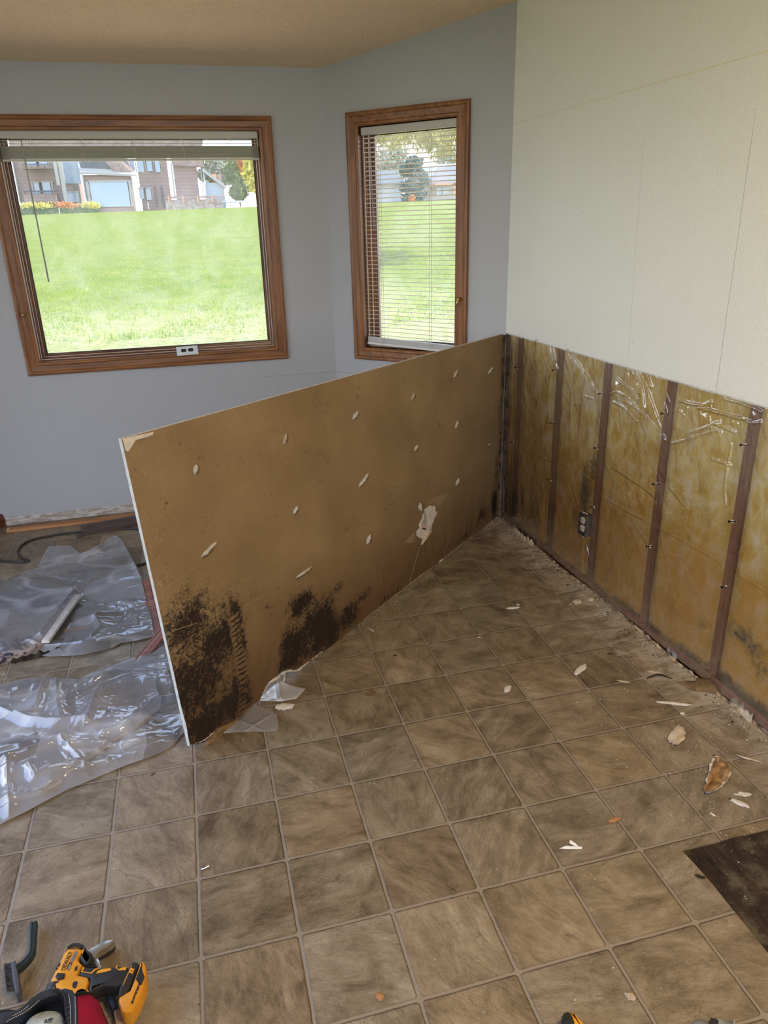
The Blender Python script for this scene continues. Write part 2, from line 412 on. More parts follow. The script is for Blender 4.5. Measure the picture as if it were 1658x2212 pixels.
# dark filler block added to close the cavity's light leak behind the corner
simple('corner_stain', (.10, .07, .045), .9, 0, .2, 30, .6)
bm = bmesh.new(); cpc = RCN + nR * .075 - RW * .07
box(bm, (cpc.x, cpc.y, .55), (.15, .14, 1.3), Matrix(((nR.x, RW.x, 0), (nR.y, RW.y, 0), (0, 0, 1)))); tag(obj('trim_3', bm, M['corner_stain']), kind='structure')
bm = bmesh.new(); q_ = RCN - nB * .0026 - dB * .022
box(bm, (q_.x, q_.y, CUT / 2 - .004), (.046, .005, CUT - .012), Matrix(((dB.x, nB.x, 0), (dB.y, nB.y, 0), (0, 0, 1)))); tag(obj('trim_4', bm, M['corner_stain']), kind='structure')  # dark strip painting the shaded gap between panel end and wall corner
# ceiling
bm = bmesh.new()
y0, y1 = 3.4, -4.5
for z_, s_ in ((0, 1), (.12, -1)):
    pass
vs = [bm.verts.new(p) for p in ((-2.2, y0, ceil_z(y0)), (2.4, y0, ceil_z(y0)), (2.4, y1, ceil_z(y1)), (-2.2, y1, ceil_z(y1)))]
vt = [bm.verts.new(v.co + Vector((0, 0, .14))) for v in vs]
bm.faces.new(vs); bm.faces.new(vt[::-1])
for k in range(4): bm.faces.new((vs[k], vs[(k + 1) % 4], vt[(k + 1) % 4], vt[k]))
tag(obj('ceiling', bm, M['ceiling']), kind='structure')
# unseen eave added outside to keep direct sun off the windows
bm = bmesh.new(); box(bm, (0, 3.75, 2.32), (5.4, .9, .16)); tag(obj('trim_1', bm, M['siding_ext']), kind='structure')
# floor: vinyl layer with a cut-out, over a dark subfloor
t = NT('subfloor_wood'); P = t.obj(); v = t.vm('MULTIPLY', P, (9, 4, 1)); n = t.noise(v, 1.5, 8, .7, 1.2); b_ = t.noise(P, 9, 4, .6)
c = t.ramp(n, [(.35, (.010, .006, .004)), (.52, (.036, .022, .014)), (.7, (.095, .062, .036))]); c = t.mix(t.ss(b_, .5, .7), c, (.10, .085, .055))
c = t.mix(t.ss(t.vor(P, 90), .05, .09, 1, 0), c, (.4, .36, .3))
M['subfloor'] = t.done(t.bsdf(c, .75, 0, .3, t.bump(n, .002)))
bm = bmesh.new(); box(bm, (0, -.4, -.0135), (5.2, 8.2, .02))
for v in list(bm.verts): pass
tag(obj('floor_subfloor', bm, M['subfloor']), kind='structure')
def vinyl():
    bm = bmesh.new(); z = 0.0
    HX, HY = 1.2485, -.034
    def wallx(y): return 1.717 + (2.296 - y) * .0379 + .008
    # ragged cut edges
    cutx = [(HX + .005 * noise.noise(Vector((0, y * 9, 3))) + (.004 if i else 0), y) for i, y in enumerate(np.linspace(HY, -.9, 16))]
    cuty = [(x, HY + .004 * noise.noise(Vector((x * 11, 5, 1)))) for x in np.linspace(HX, wallx(HY), 12)]
    ys = np.linspace(HY, 2.29, 60)
    edge = [(wallx(y) - .004 - .006 * abs(noise.noise(Vector((1, y * 14, 0)))) , y) for y in ys]
    poly = [(-1.8, -4.2)] + [(HX, -4.2)] + [(x, y) for x, y in cutx[::-1]] + cuty[1:] + edge[1:] + [(1.70, 2.31), (LC.x, LC.y), (LB.x, LB.y), (-1.785, 2.30)]
    top = [bm.verts.new((x, y, 0)) for x, y in poly]; bot = [bm.verts.new((x, y, -.0035)) for x, y in poly]
    bm.faces.new(top); bm.faces.new(bot[::-1]); n = len(poly)
    for k in range(n): bm.faces.new((top[k], bot[k], bot[(k + 1) % n], top[(k + 1) % n]))
    bmesh.ops.recalc_face_normals(bm, faces=bm.faces[:])
    bmesh.ops.triangulate(bm, faces=[f for f in bm.faces if len(f.verts) > 4])
    o = obj('floor', bm, M['vinyl'], smooth=False); tag(o, kind='structure')
vinyl()

# ---- windows
def glass_mat():
    t = NT('dusty_glass'); P = t.obj()
    fr = t.n('ShaderNodeFresnel'); fr.inputs[0].default_value = 1.3
    tr = t.n('ShaderNodeBsdfTransparent'); tr.inputs[0].default_value = (.97, .98, .97, 1)
    gl = t.n('ShaderNodeBsdfGlossy'); gl.inputs['Roughness'].default_value = .02
    s1 = t.n('ShaderNodeMixShader'); t.set(s1.inputs[0], t.ma('MULTIPLY', fr.outputs[0], .6)); t.t.links.new(tr.outputs[0], s1.inputs[1]); t.t.links.new(gl.outputs[0], s1.inputs[2])
    tl = t.n('ShaderNodeBsdfTranslucent'); tl.inputs[0].default_value = (.95, .96, 1, 1)
    sp1 = t.ss(t.vor(P, 190), .12, .22, 1, 0); sp2 = t.ss(t.vor(t.vm('ADD', P, (3, 1, 2)), 75), .05, .10, 1, 0)
    cl = t.ss(t.noise(P, 7, 4, .6, .5), .38, .68)
    d = t.ma('ADD', .08, t.ma('ADD', t.ma('MULTIPLY', t.ma('MULTIPLY', sp1, cl), .5), t.ma('MULTIPLY', sp2, .35)))
    d = t.ma('ADD', d, t.ma('MULTIPLY', cl, .09))
    s2 = t.n('ShaderNodeMixShader'); t.set(s2.inputs[0], d); t.t.links.new(s1.outputs[0], s2.inputs[1]); t.t.links.new(tl.outputs[0], s2.inputs[2])
    return t.done(s2.outputs[0])
M['glass'] = glass_mat()
def cas_profile():   # (across from inner edge outward, height from wall)
    return [(0, 0), (0, .010), (.006, .014), (.014, .0145), (.020, .011), (.046, .013), (.052, .018), (.060, .020), (.068, .019), (.070, .014), (.070, 0)]
def frame_sweep(name, T, x0, x1, z0, z1, prof, mats, parent):
    """rectangular mitred frame; T maps (u,z,n)->world with n toward the room; one mesh per side"""
    out = []
    cs = [((x0, z0), (-1, -1)), ((x1, z0), (1, -1)), ((x1, z1), (1, 1)), ((x0, z1), (-1, 1))]
    for k in range(4):
        (a, da), (b, db) = cs[k], cs[(k + 1) % 4]
        bm = bmesh.new()
        ra = [bm.verts.new(T(a[0] + da[0] * w_, a[1] + da[1] * w_, h_)) for w_, h_ in prof]
        rb = [bm.verts.new(T(b[0] + db[0] * w_, b[1] + db[1] * w_, h_)) for w_, h_ in prof]
        for i in range(len(prof) - 1): bm.faces.new((ra[i], ra[i + 1], rb[i + 1], rb[i]))
        bm.faces.new(ra[::-1]); bm.faces.new(rb)
        out.append(obj(name, bm, mats[k % 2], parent))
    return out
def window(n, T, x0, x1, z0, z1, gx0, gx1, gz0, gz1, depth, mh, mv, jh, jv):
    root = empty('window_%d' % n, T((x0 + x1) / 2, z0, 0)); tag(root, kind='structure')
    P_ = lambda os: [put(o, root) for o in os]
    P_(frame_sweep('casing', T, x0, x1, z0, z1, cas_profile(), (mh, mv), None))
    # stepped jamb: list of (inset toward glass, depth)
    ins = min(x1 - gx1, gx0 - x0, gz0 - z0, z1 - gz1)
    prof = [(.0, .0), (.0, -.028), (-ins * .22, -.030), (-ins * .22, -.045), (-ins * .30, -.045), (-ins * .30, -.06), (-ins * .55, -.062), (-ins * .55, -.078), (-ins * .66, -.078), (-ins * .66, -depth * .93), (-ins, -depth * .96), (-ins, -depth - .02), (.02, -depth - .02), (.02, -.001)]
    P_(frame_sweep('jamb', T, x0, x1, z0, z1, prof, (jh, jv), None))
    beads = []
    for off, dp in ((-ins * .24, -.0295), (-ins * .57, -.061)):
        pr = [(off + .001, dp), (off + .001, dp + .002), (off - .0025, dp + .002), (off - .0025, dp)]
        P_(frame_sweep('bead', T, x0, x1, z0, z1, pr, (M['bead_metal'], M['bead_metal']), None))
    pr = [(-ins * .97, -depth * .96), (-ins * .97, -depth * .93), (-ins - .003, -depth * .93), (-ins - .003, -depth * .96)]
    P_(frame_sweep('gasket', T, x0, x1, z0, z1, pr, (M['gasket'], M['gasket']), None))
    bm = bmesh.new(); g = [T(*q, -depth) for q in ((x0 + ins - .004, z0 + ins - .004), (x1 - ins + .004, z0 + ins - .004), (x1 - ins + .004, z1 - ins + .004), (x0 + ins - .004, z1 - ins + .004))]
    g2 = [T(*q, -depth - .004) for q in ((x0 + ins - .004, z0 + ins - .004), (x1 - ins + .004, z0 + ins - .004), (x1 - ins + .004, z1 - ins + .004), (x0 + ins - .004, z1 - ins + .004))]
    bm.faces.new([bm.verts.new(p) for p in g])
    o = obj('pane', bm, M['glass']); put(o, root)
    return root
T1 = lambda u, z, n: Vector((u, WY - n, z))
win1 = window(1, T1, -.66, .614, .915, 2.035, -.628, .583, .945, 2.005, .085, M['casing_x'], M['casing_z'], M['jamb_x'], M['jamb_z'])
T2 = lambda u, z, n: Vector((LC.x + dB.x * u - nB.x * n, LC.y + dB.y * u - nB.y * n, z))
win2 = window(2, T2, .218, .788, .905, 2.04, .258, .75, .94, 2.0, .10, M['casing_x'], M['casing_z'], M['jamb_x'], M['jamb_z'])
T3 = lambda u, z, n: Vector((LB.x + dBL.x * u - nBL.x * n, LB.y + dBL.y * u - nBL.y * n, z))
win3 = window(3, T3, .218, .858, .905, 2.04, .258, .82, .94, 2.0, .10, M['casing_x'], M['casing_z'], M['jamb_x'], M['jamb_z'])
portal('portal_front', (0, WY + .12, 1.475), (0, -1, 0), 1.3, 1.15)
c_ = T2(.503, 1.47, -.13); portal('portal_bay', c_, (-nB.x, -nB.y, 0), .62, 1.18)
c_ = T3(.538, 1.47, -.13); portal('portal_bay_left', c_, (-nBL.x, -nBL.y, 0), .68, 1.18)
portal('portal_patio', (LCN.x - .12, 2.30 - 2.42, 1.145), (1, 0, 0), 4.2, 2.25)
portal('portal_back', (LCN.x - .1 + 1.9, -4.32, 1.55), (0, 1, 0), 2.7, 1.35)
# window locks
bm = bmesh.new(); tube(bm, [T2(.82, 1.195, .019), T2(.815, 1.185, .03), T2(.805, 1.150, .034)], [.006, .006, .004]); tube(bm, [T2(.815, 1.19, .012), T2(.815, 1.19, .034)], .009)
put(obj('lock_handle', bm, M['brass'], None, True), win2)
bm = bmesh.new(); tube(bm, [T1(-.695, 1.17, .012), T1(-.695, 1.17, .03)], .008); tube(bm, [T1(-.695, 1.178, .026), T1(-.695, 1.155, .03)], .004)
put(obj('lock_handle', bm, M['brass'], None, True), win1)

# baseboard remains at left corner
bm = bmesh.new()
a = LB + dBL * .0; b = LB + dBL * .9
prof = [(0, 0), (.014, 0), (.014, .045), (.010, .052), (.010, .06), (.006, .07), (0, .075)]
ra = [bm.verts.new((a.x + .01 - nBL.x * (n_ + .001), a.y - nBL.y * (n_ + .001), z_)) for n_, z_ in prof]
rb = [bm.verts.new((b.x - nBL.x * (n_ + .001), b.y - nBL.y * (n_ + .001), z_)) for n_, z_ in prof]
for i in range(len(prof) - 1): bm.faces.new((ra[i], ra[i + 1], rb[i + 1], rb[i]))
bm.faces.new(ra[::-1]); bm.faces.new(rb)
tag(obj('baseboard_left', bm, M['base_red']), kind='structure')
# ================================================================== NUMPY NOISE
def _h(ix, iy, seed):
    n = (ix.astype(np.int64) * 374761393 + iy.astype(np.int64) * 668265263 + seed * 974634777) & 0xffffffff
    n = ((n ^ (n >> 13)) * 1274126177) & 0xffffffff
    return ((n ^ (n >> 16)) & 0xffff) / 65535.0
def vn(x, y, seed=0):
    x = np.asarray(x, float); y = np.asarray(y, float)
    ix = np.floor(x); iy = np.floor(y); fx = x - ix; fy = y - iy
    fx = fx * fx * fx * (fx * (fx * 6 - 15) + 10); fy = fy * fy * fy * (fy * (fy * 6 - 15) + 10)
    a = _h(ix, iy, seed); b = _h(ix + 1, iy, seed); c = _h(ix, iy + 1, seed); d = _h(ix + 1, iy + 1, seed)
    return (a + (b - a) * fx) * (1 - fy) + (c + (d - c) * fx) * fy
def fb(x, y, seed=0, o=4):
    s = 0; a = .5
    for k in range(o): s = s + a * vn(x * 2 ** k + 17 * k, y * 2 ** k + 5 * k, seed + k); a *= .5
    return s
def ridge(x, y, seed=0, p=2.0):
    return (1 - np.abs(2 * fb(x, y, seed, 2) / .75 - 1)) ** p
def segdist(X, Y, a, b):
    ax, ay = a; bx, by = b; dx, dy = bx - ax, by - ay; L = dx * dx + dy * dy + 1e-12
    t = np.clip(((X - ax) * dx + (Y - ay) * dy) / L, 0, 1)
    return np.hypot(X - ax - t * dx, Y - ay - t * dy), t
def npgrid(name, co, nu, nv, mat, parent=None, attrs=None, smooth=True):
    """co: (nv,nu,3) array"""
    me = bpy.data.meshes.new(name); V = co.reshape(-1, 3)
    i = np.arange(nu - 1); j = np.arange(nv - 1); I, J = np.meshgrid(i, j); a = (J * nu + I).ravel()
    q = np.stack([a, a + 1, a + nu + 1, a + nu], 1)
    me.vertices.add(len(V)); me.vertices.foreach_set('co', V.astype(np.float32).ravel())
    me.loops.add(q.size); me.loops.foreach_set('vertex_index', q.astype(np.int32).ravel())
    me.polygons.add(len(q)); me.polygons.foreach_set('loop_start', np.arange(0, q.size, 4, dtype=np.int32)); me.polygons.foreach_set('loop_total', np.full(len(q), 4, dtype=np.int32))
    me.update(calc_edges=True)
    if attrs:
        for k, v in attrs.items():
            at = me.attributes.new(k, 'FLOAT', 'POINT'); at.data.foreach_set('value', np.asarray(v, np.float32).ravel())
    if smooth: me.shade_smooth()
    return link(name, me, mat, parent)
def trimesh(name, V, T, mat, parent=None, smooth=False):
    me = bpy.data.meshes.new(name); V = np.asarray(V, np.float32); T = np.asarray(T, np.int32)
    me.vertices.add(len(V)); me.vertices.foreach_set('co', V.ravel())
    me.loops.add(T.size); me.loops.foreach_set('vertex_index', T.ravel()); k = T.shape[1]
    me.polygons.add(len(T)); me.polygons.foreach_set('loop_start', np.arange(0, T.size, k, dtype=np.int32)); me.polygons.foreach_set('loop_total', np.full(len(T), k, dtype=np.int32))
    me.update(calc_edges=True)
    if smooth: me.shade_smooth()
    return link(name, me, mat, parent)

# ================================================================== OUTSIDE
def OUT(px, py, Y):
    d = ray(px, py); t = (Y - CAM[1]) / d[1]; return Vector(CAM + t * d)
YF = 66.0
pL, pR = OUT(150, 461, YF), OUT(930, 433, YF)
kx = (pR.z - pL.z) / (pR.x - pL.x)
def lawn_z(x, y):
    f = np.clip((y - 3.2) / (YF - 3.2), 0, 1.0)
    return -.35 * (1 - f) + f * (pL.z + (x - pL.x) * kx)
t = NT('lawn_grass'); P = t.obj()
n = t.noise(P, 1.1, 5, .6); n2 = t.noise(t.vm('MULTIPLY', P, (1, 2.4, 1)), 9, 5, .65, .5); n3 = t.noise(P, .25, 3)
f = t.ma('ADD', t.ma('MULTIPLY', n, .4), t.ma('MULTIPLY', n2, .6))
c = t.ramp(f, [(.36, (.045, .074, .003)), (.5, (.080, .108, .005)), (.64, (.130, .145, .020))])
c = t.mix(t.ma('MULTIPLY', t.ss(t.sep(P)[1], 11.0, 16.5, 1, 0), t.ss(n2, .3, .6)), c, (.20, .19, .08))
c = t.mix(t.ss(n3, .55, .75, 0, .4), c, (.11, .13, .022))
M['lawn'] = t.done(t.bsdf(c, .9, 0, .15, t.bump(n2, .03)))
nu = 60; X = np.linspace(-60, 90, nu)[None, :].repeat(70, 0); Y = (3.25 + (np.linspace(0, 1, 70) ** 1.6) * 62.75)[:, None].repeat(nu, 1)
Z = lawn_z(X, Y) + .05 * (fb(X * .3, Y * .3, 3) - .5)
tag(npgrid('ground', np.stack([X, Y, Z], 2), nu, 70, M['lawn']), kind='structure')
bm = bmesh.new(); bm.faces.new([bm.verts.new(p) for p in ((-150, 65, lawn_z(-150, 66) - 2), (200, 65, lawn_z(200, 66) - 1.6), (200, 200, 4), (-150, 200, 4))])
tag(obj('ground_far', bm, M['lawn']), kind='structure')
# ground round the sides of the house so daylight bounces in
bm = bmesh.new(); bm.faces.new([bm.verts.new(p) for p in ((-60, -40, -.4), (-2.1, -40, -.4), (-2.1, 3.3, -.4), (-60, 3.3, -.4))])
tag(obj('ground_side', bm, M['lawn']), kind='structure')
simple('patio_concrete', (.62, .50, .37), .9, 0, .2, 3, .1)
bm = bmesh.new(); box(bm, (0, 4.8, -.30), (11, 3.0, .1)); tag(obj('ground_patio', bm, M['patio_concrete']), kind='structure')  # unseen pale slab added to bounce warm sunlight up to the ceiling
# grass blades in the nearest visible strip
rs = np.random.RandomState(3); N = 42000
gy = 10.5 + 16 * rs.rand(N) ** 1.3; gx = (rs.rand(N) * 2 - 1) * 1.0
gx = np.where(rs.rand(N) < .62, -3.6 + (gy * .18 + 4.2) * (rs.rand(N)), gy * .32 + gy * .25 * rs.rand(N))
cl = fb(gx * 1.3, gy * 1.3, 9); keep = rs.rand(N) < np.clip((cl - .32) * 4, .1, 1) * np.clip((25 - gy) / 9, 0, 1); gx, gy = gx[keep], gy[keep]; N = len(gx)
gz = lawn_z(gx, gy) - .01; hgt = .035 + .05 * rs.rand(N); an = rs.rand(N) * 6.28; ln = .04 * (rs.rand(N) - .3); lx, ly = np.cos(an), np.sin(an)
V = np.zeros((N, 3, 3)); wd = .006 + .005 * rs.rand(N)
V[:, 0] = np.stack([gx - ly * wd, gy + lx * wd, gz], 1); V[:, 1] = np.stack([gx + ly * wd, gy - lx * wd, gz], 1); V[:, 2] = np.stack([gx + lx * ln, gy + ly * ln, gz + hgt], 1)
t = NT('grass_blade'); P = t.obj(); c = t.ramp(t.noise(P, 2.2, 4), [(.35, (.085, .14, .008)), (.55, (.13, .175, .015)), (.7, (.24, .23, .09))])
dfb = t.n('ShaderNodeBsdfDiffuse'); t.set(dfb.inputs[0], c); tlb = t.n('ShaderNodeBsdfTranslucent'); t.set(tlb.inputs[0], c); mb = t.n('ShaderNodeAddShader'); t.t.links.new(dfb.outputs[0], mb.inputs[0]); t.t.links.new(tlb.outputs[0], mb.inputs[1]); M['blade'] = t.done(mb.outputs[0])
tag(trimesh('grass_blades', V.reshape(-1, 3), np.arange(N * 3).reshape(-1, 3), M['blade']), 'short bright green grass blades on the lawn outside the windows', 'grass', kind='stuff')

# --- town houses across the lawn
t = NT('brown_siding'); P = t.obj(); v = t.sep(P); ln = t.ss(t.ma('FRACT', t.ma('MULTIPLY', v[2], 3.5)), .0, .15)
M['siding'] = t.done(t.bsdf(t.mix(ln, (.14, .09, .075), (.26, .18, .155)), .8))
M['shingle'] = simple('shingle', (.24, .17, .15), .9, 0, .2, 3, .25)
M['roofdark'] = simple('roof_dark', (.10, .10, .12), .9, 0, .2, 3, .2)
simple('far_glass', (.20, .28, .34), .15, 0, .8); simple('cream_trim', (.30, .28, .25), .7); simple('white_post', (.42, .42, .42), .6)
simple('hedge_green', (.045, .085, .03), .9, 0, .2, 4, .5); simple('stone', (.22, .18, .15), .9, 0, .2, 3, .4); simple('brick_orange', (.55, .26, .12), .8)
YH = 72.0
def rectbox(bm, x0, y0, x1, y1, Y=YH, d=6.0, off=0.0):
    a, b = OUT(x0, y0, Y + off), OUT(x1, y1, Y + off)
    xa, xb = sorted((a.x, b.x)); za, zb = sorted((a.z, b.z))
    box(bm, ((xa + xb) / 2, Y + off + d / 2, (za + zb) / 2), (xb - xa, d, zb - za)); return xa, xb, za, zb
def hpart(name, mat, rects, root, d=.3, off=-.15):
    os = []
    for r in rects:
        bm = bmesh.new(); rectbox(bm, *r, d=d, off=off); o = obj(name, bm, mat); put(o, root); os.append(o)
    return os
ba = OUT(260, 455, YH)
h1 = empty('town_house', ba); tag(h1, 'long two-storey brown town house with pinkish roofs across the lawn', 'house')
hpart('wall', M['siding'], [(18, 300, 168, 470), (288, 300, 374, 470), (373, 352, 436, 470)], h1, 8, 0)
hpart('wall', M['far_glass'], [(122, 300, 176, 396)], h1, .4, -.3)
bm = bmesh.new(); rectbox(bm, 178, 378, 292, 470, d=4, off=-3); put(obj('garage_wing', bm, M['siding']), h1)
def roofpoly(name, pts, mat, Y, d):
    bm = bmesh.new(); A = [OUT(x, y, Y) for x, y in pts]; lo = [bm.verts.new(p) for p in A]; hi = [bm.verts.new(p + Vector((0, d, .3))) for p in A]
    bm.faces.new(lo); bm.faces.new(hi[::-1]); n = len(lo)
    for k in range(n): bm.faces.new((lo[k], lo[(k + 1) % n], hi[(k + 1) % n], hi[k]))
    put(obj(name, bm, mat), h1)
roofpoly('roof', [(165, 330), (262, 330), (293, 379), (176, 373)], M['roofdark'], YH - 3.1, 3)  # dark tone paints the shadowed part of the garage roof
roofpoly('roof', [(230, 352), (262, 352), (293, 379), (248, 376)], M['shingle'], YH - 3.2, .08)  # sunlit part of the same roof, painted as a lighter overlay
roofpoly('roof', [(366, 335), (432, 335), (441, 361), (373, 357)], M['shingle'], YH - .4, 5)
roofpoly('roof', [(20, 280), (440, 290), (436, 318), (20, 322)], M['shingle'], YH - .5, 6)
roofpoly('roof', [(437, 362), (490, 403), (488, 408), (436, 370)], M['cream_trim'], YH - .6, 5)
roofpoly('roof', [(172, 371), (294, 377), (294, 381), (172, 376)], M['cream_trim'], YH - 3.3, .2)
for q in [(56, 340, 80, 364), (82, 340, 104, 364), (72, 395, 88, 424), (90, 393, 113, 426), (192, 392, 282, 446), (275, 345, 292, 370), (294, 345, 312, 372), (315, 345, 330, 370), (333, 345, 347, 372), (299, 407, 312, 430), (314, 407, 328, 432), (141, 415, 170, 436)]:
    off = -3.15 if q[0] == 192 else -.12
    bm = bmesh.new(); rectbox(bm, *q, d=.1, off=off); f_ = obj('window', bm, M['far_glass']); put(f_, h1)
    bm = bmesh.new(); fx = 2
    for r in ((q[0] - 2, q[1] - 2, q[2] + 2, q[1]), (q[0] - 2, q[1], q[0], q[3]), (q[2], q[1], q[2] + 2, q[3])): rectbox(bm, *r, d=.1, off=off - .06)
    put(obj('window_frame', bm, M['cream_trim']), f_) if False else put(obj('window_frame', bm, M['cream_trim']), h1)
hpart('door', M['roofdark'], [(334, 402, 342, 449), (347, 402, 356, 449)], h1, .1, -.12)
hpart('downspout', M['cream_trim'], [(118, 330, 123, 400), (131, 340, 139, 436), (178, 374, 184, 430), (284, 383, 293, 456), (371, 352, 376, 426), (432, 360, 441, 428)], h1, .3, -3.4)
hpart('pillar', M['cream_trim'], [(24, 330, 42, 436)], h1, .6, -.5)
hpart('balcony', M['siding'], [(46, 358, 122, 364), (50, 419, 124, 437)], h1, 1.2, -1.4)
for rr in ([(46, 354, 122, 356)] + [(50 + 15 * k, 355, 52 + 15 * k, 364) for k in range(5)], [(50, 412, 126, 414)] + [(52 + 15 * k, 412, 54 + 15 * k, 421) for k in range(5)]):
    bm = bmesh.new()
    for r in rr: rectbox(bm, *r, d=.1, off=-1.5)
    put(obj('railing', bm, M['roofdark']), h1)
bm = bmesh.new(); rectbox(bm, 441, 395, 488, 450, d=4, off=0); put(obj('glass_porch', bm, M['far_glass']), h1)
hpart('pillar', M['white_post'], [(475, 405, 479, 445), (484, 408, 487, 445), (441, 372, 445, 440)], h1, .2, -.3)
hpart('chimney', M['brick_orange'], [(458, 376, 469, 398)], h1, 1.5, .5); hpart('chimney', M['siding'], [(470, 376, 480, 402)], h1, 1.5, .6)
w_ = empty('deck_wall', OUT(420, 455, YH - 4)); tag(w_, 'low stone deck wall with rail at right end of the brown house', 'wall')
bm = bmesh.new(); rectbox(bm, 357, 432, 482, 462, Y=YH - 4, d=3); put(obj('wall', bm, M['stone']), w_)
bm = bmesh.new(); rectbox(bm, 357, 425, 482, 427, Y=YH - 4, d=.1, off=-.05); put(obj('rail', bm, M['siding']), w_)
for x in (362, 393, 425, 456):
    bm = bmesh.new(); rectbox(bm, x, 422, x + 4, 436, Y=YH - 4, d=.2, off=-.1); put(obj('post', bm, M['brick_orange']), w_)
hg = empty('hedge', OUT(130, 460, YH - 5)); tag(hg, 'clipped dark green hedge left in front of the brown house', 'hedge')
bm = bmesh.new(); rectbox(bm, 35, 446, 212, 470, Y=YH - 5, d=1.6); put(obj('foliage', bm, M['hedge_green']), hg)
for x, yy in ((126, 449), (318, 436)):
    bm = bmesh.new(); rectbox(bm, x, yy, x + 4, yy + 16, Y=YH - 7 if x < 200 else YH - 2, d=.2)
    if x < 200: tag(obj('marker_post', bm, M['white_post']), 'short white post on the lawn in front of the hedge', 'post')
    else: tag(obj('garden_lamp', bm, M['white_post']), 'small white post beside the doors of the brown house', 'post')
bm = bmesh.new(); rectbox(bm, 478, 434, 535, 436.5, Y=YH - 2, d=1.2)
for x in (481, 487, 497, 508, 520, 531): rectbox(bm, x, 436, x + 2, 448, Y=YH - 2, d=.3)
tag(obj('park_bench', bm, M['white_post']), 'long white bench or table under the trees at right of the large window', 'bench')

def foliage(rs, c, r, n, ls, hollow=.35):
    c = np.array(c); d = rs.normal(size=(n, 3)); d /= np.linalg.norm(d, axis=1)[:, None]
    rad = (hollow + (1 - hollow) * rs.rand(n) ** .5)[:, None]
    lump = 1 + .22 * np.sin(d[:, :1] * 5 + d[:, 1:2] * 4 + rs.rand() * 6) + .12 * np.sin(d[:, 2:] * 11 + d[:, :1] * 9)
    p = c + d * rad * lump * np.array(r)
    u = rs.normal(size=(n, 3)); u /= np.linalg.norm(u, axis=1)[:, None]; v = np.cross(u, rs.normal(size=(n, 3))); v /= np.linalg.norm(v, axis=1)[:, None]
    s = ls * (.5 + rs.rand(n))[:, None]
    V = np.stack([p - u * s, p - v * s * .5, p + u * s, p + v * s * .5], 1).reshape(-1, 3)
    return V, np.arange(4 * n).reshape(-1, 4)
leafm = {}
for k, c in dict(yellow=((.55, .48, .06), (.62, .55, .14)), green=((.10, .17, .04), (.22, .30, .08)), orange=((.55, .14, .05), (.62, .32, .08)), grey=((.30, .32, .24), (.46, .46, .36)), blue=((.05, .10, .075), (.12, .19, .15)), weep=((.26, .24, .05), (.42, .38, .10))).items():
    t = NT('leaf_' + k); leafm[k] = t.done(t.bsdf(t.mix(t.noise(t.obj(), 2.5, 4), *c), .7, 0, .2))
simple('bark', (.12, .09, .07), .9, 0, .2, 6, .3); simple('bark_white', (.62, .58, .52), .8, 0, .2, 4, .2)
def tree(name, px, py0, py1, Y, wpx, mat, label, bark='bark', n=2600, ls=.22, trunk=True, group=None, lumps=5, cat='tree'):
    rs = np.random.RandomState(int(px * 7 + Y))
    a, b = OUT(px, py0, Y), OUT(px, py1, Y); wv = (OUT(px + wpx, py0, Y) - a).x
    gz_ = float(lawn_z(np.array(a.x), np.array(min(Y, YF)))) - .2
    root = empty(name, (a.x, Y, gz_)); tag(root, label, cat, group)
    V_, F_ = [], []; cnt = 0; h = (a.z - b.z)
    for k in range(lumps):
        f_ = (k + .5) / lumps; c = (a.x + wv * .35 * (rs.rand() - .5) * 2, Y + wv * .3 * (rs.rand() - .5), b.z + h * f_)
        v_, q_ = foliage(rs, c, (wv * (.62 - .25 * abs(f_ - .45)), wv * .6, h / lumps * .95), n // lumps, ls); V_.append(v_); F_.append(q_ + cnt); cnt += len(v_)
    put(trimesh('crown', np.concatenate(V_), np.concatenate(F_), leafm[mat]), root)
    if trunk:
        bm = bmesh.new(); tube(bm, [(a.x, Y, gz_), (a.x + .1, Y, (gz_ + b.z) / 2), (a.x - .1, Y, b.z + h * .5)], [wv * .07, wv * .055, wv * .02], 8)
        put(obj('trunk', bm, M[bark], None, True), root)
    return root
tree('tree', 545, 330, 410, YH - 2, 24, 'yellow', 'yellow leaved tree with pale trunk at right edge of the large window', 'bark_white', 3000, .2)
tree('tree', 525, 338, 376, YH + 4, 20, 'orange', 'small orange and red tree behind the yellow one', 'bark', 1500, .2)
tree('tree', 508, 345, 425, YH + 6, 34, 'green', 'green tree behind the white bench', 'bark', 3800, .22)
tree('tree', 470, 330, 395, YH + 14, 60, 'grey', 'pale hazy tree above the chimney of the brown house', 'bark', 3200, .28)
# seen through the narrow window
simple('pale_house', (.42, .42, .42), .8); simple('pale_roof', (.30, .31, .34), .9)
h2 = empty('pale_house', OUT(850, 432, 80)); tag(h2, 'pale grey house far behind the fence at left of the narrow window', 'house')
bm = bmesh.new(); rectbox(bm, 800, 395, 868, 440, Y=80, d=8); put(obj('wall', bm, M['pale_house']), h2)
bm = bmesh.new(); q = [OUT(x, y, 79.5) for x, y in ((792, 397), (875, 397), (850, 366), (812, 366))]; lo = [bm.verts.new(p) for p in q]; hi = [bm.verts.new(p + Vector((0, 9, .5))) for p in q]; bm.faces.new(lo); bm.faces.new(hi[::-1])
for k in range(4): bm.faces.new((lo[k], lo[(k + 1) % 4], hi[(k + 1) % 4], hi[k]))
put(obj('roof', bm, M['pale_roof']), h2)
h3 = empty('white_house', OUT(955, 432, 76)); tag(h3, 'white house with brown framed porch at right of the narrow window', 'house')
bm = bmesh.new(); rectbox(bm, 928, 396, 1010, 440, Y=76, d=8); put(obj('wall', bm, M['cream_trim']), h3)
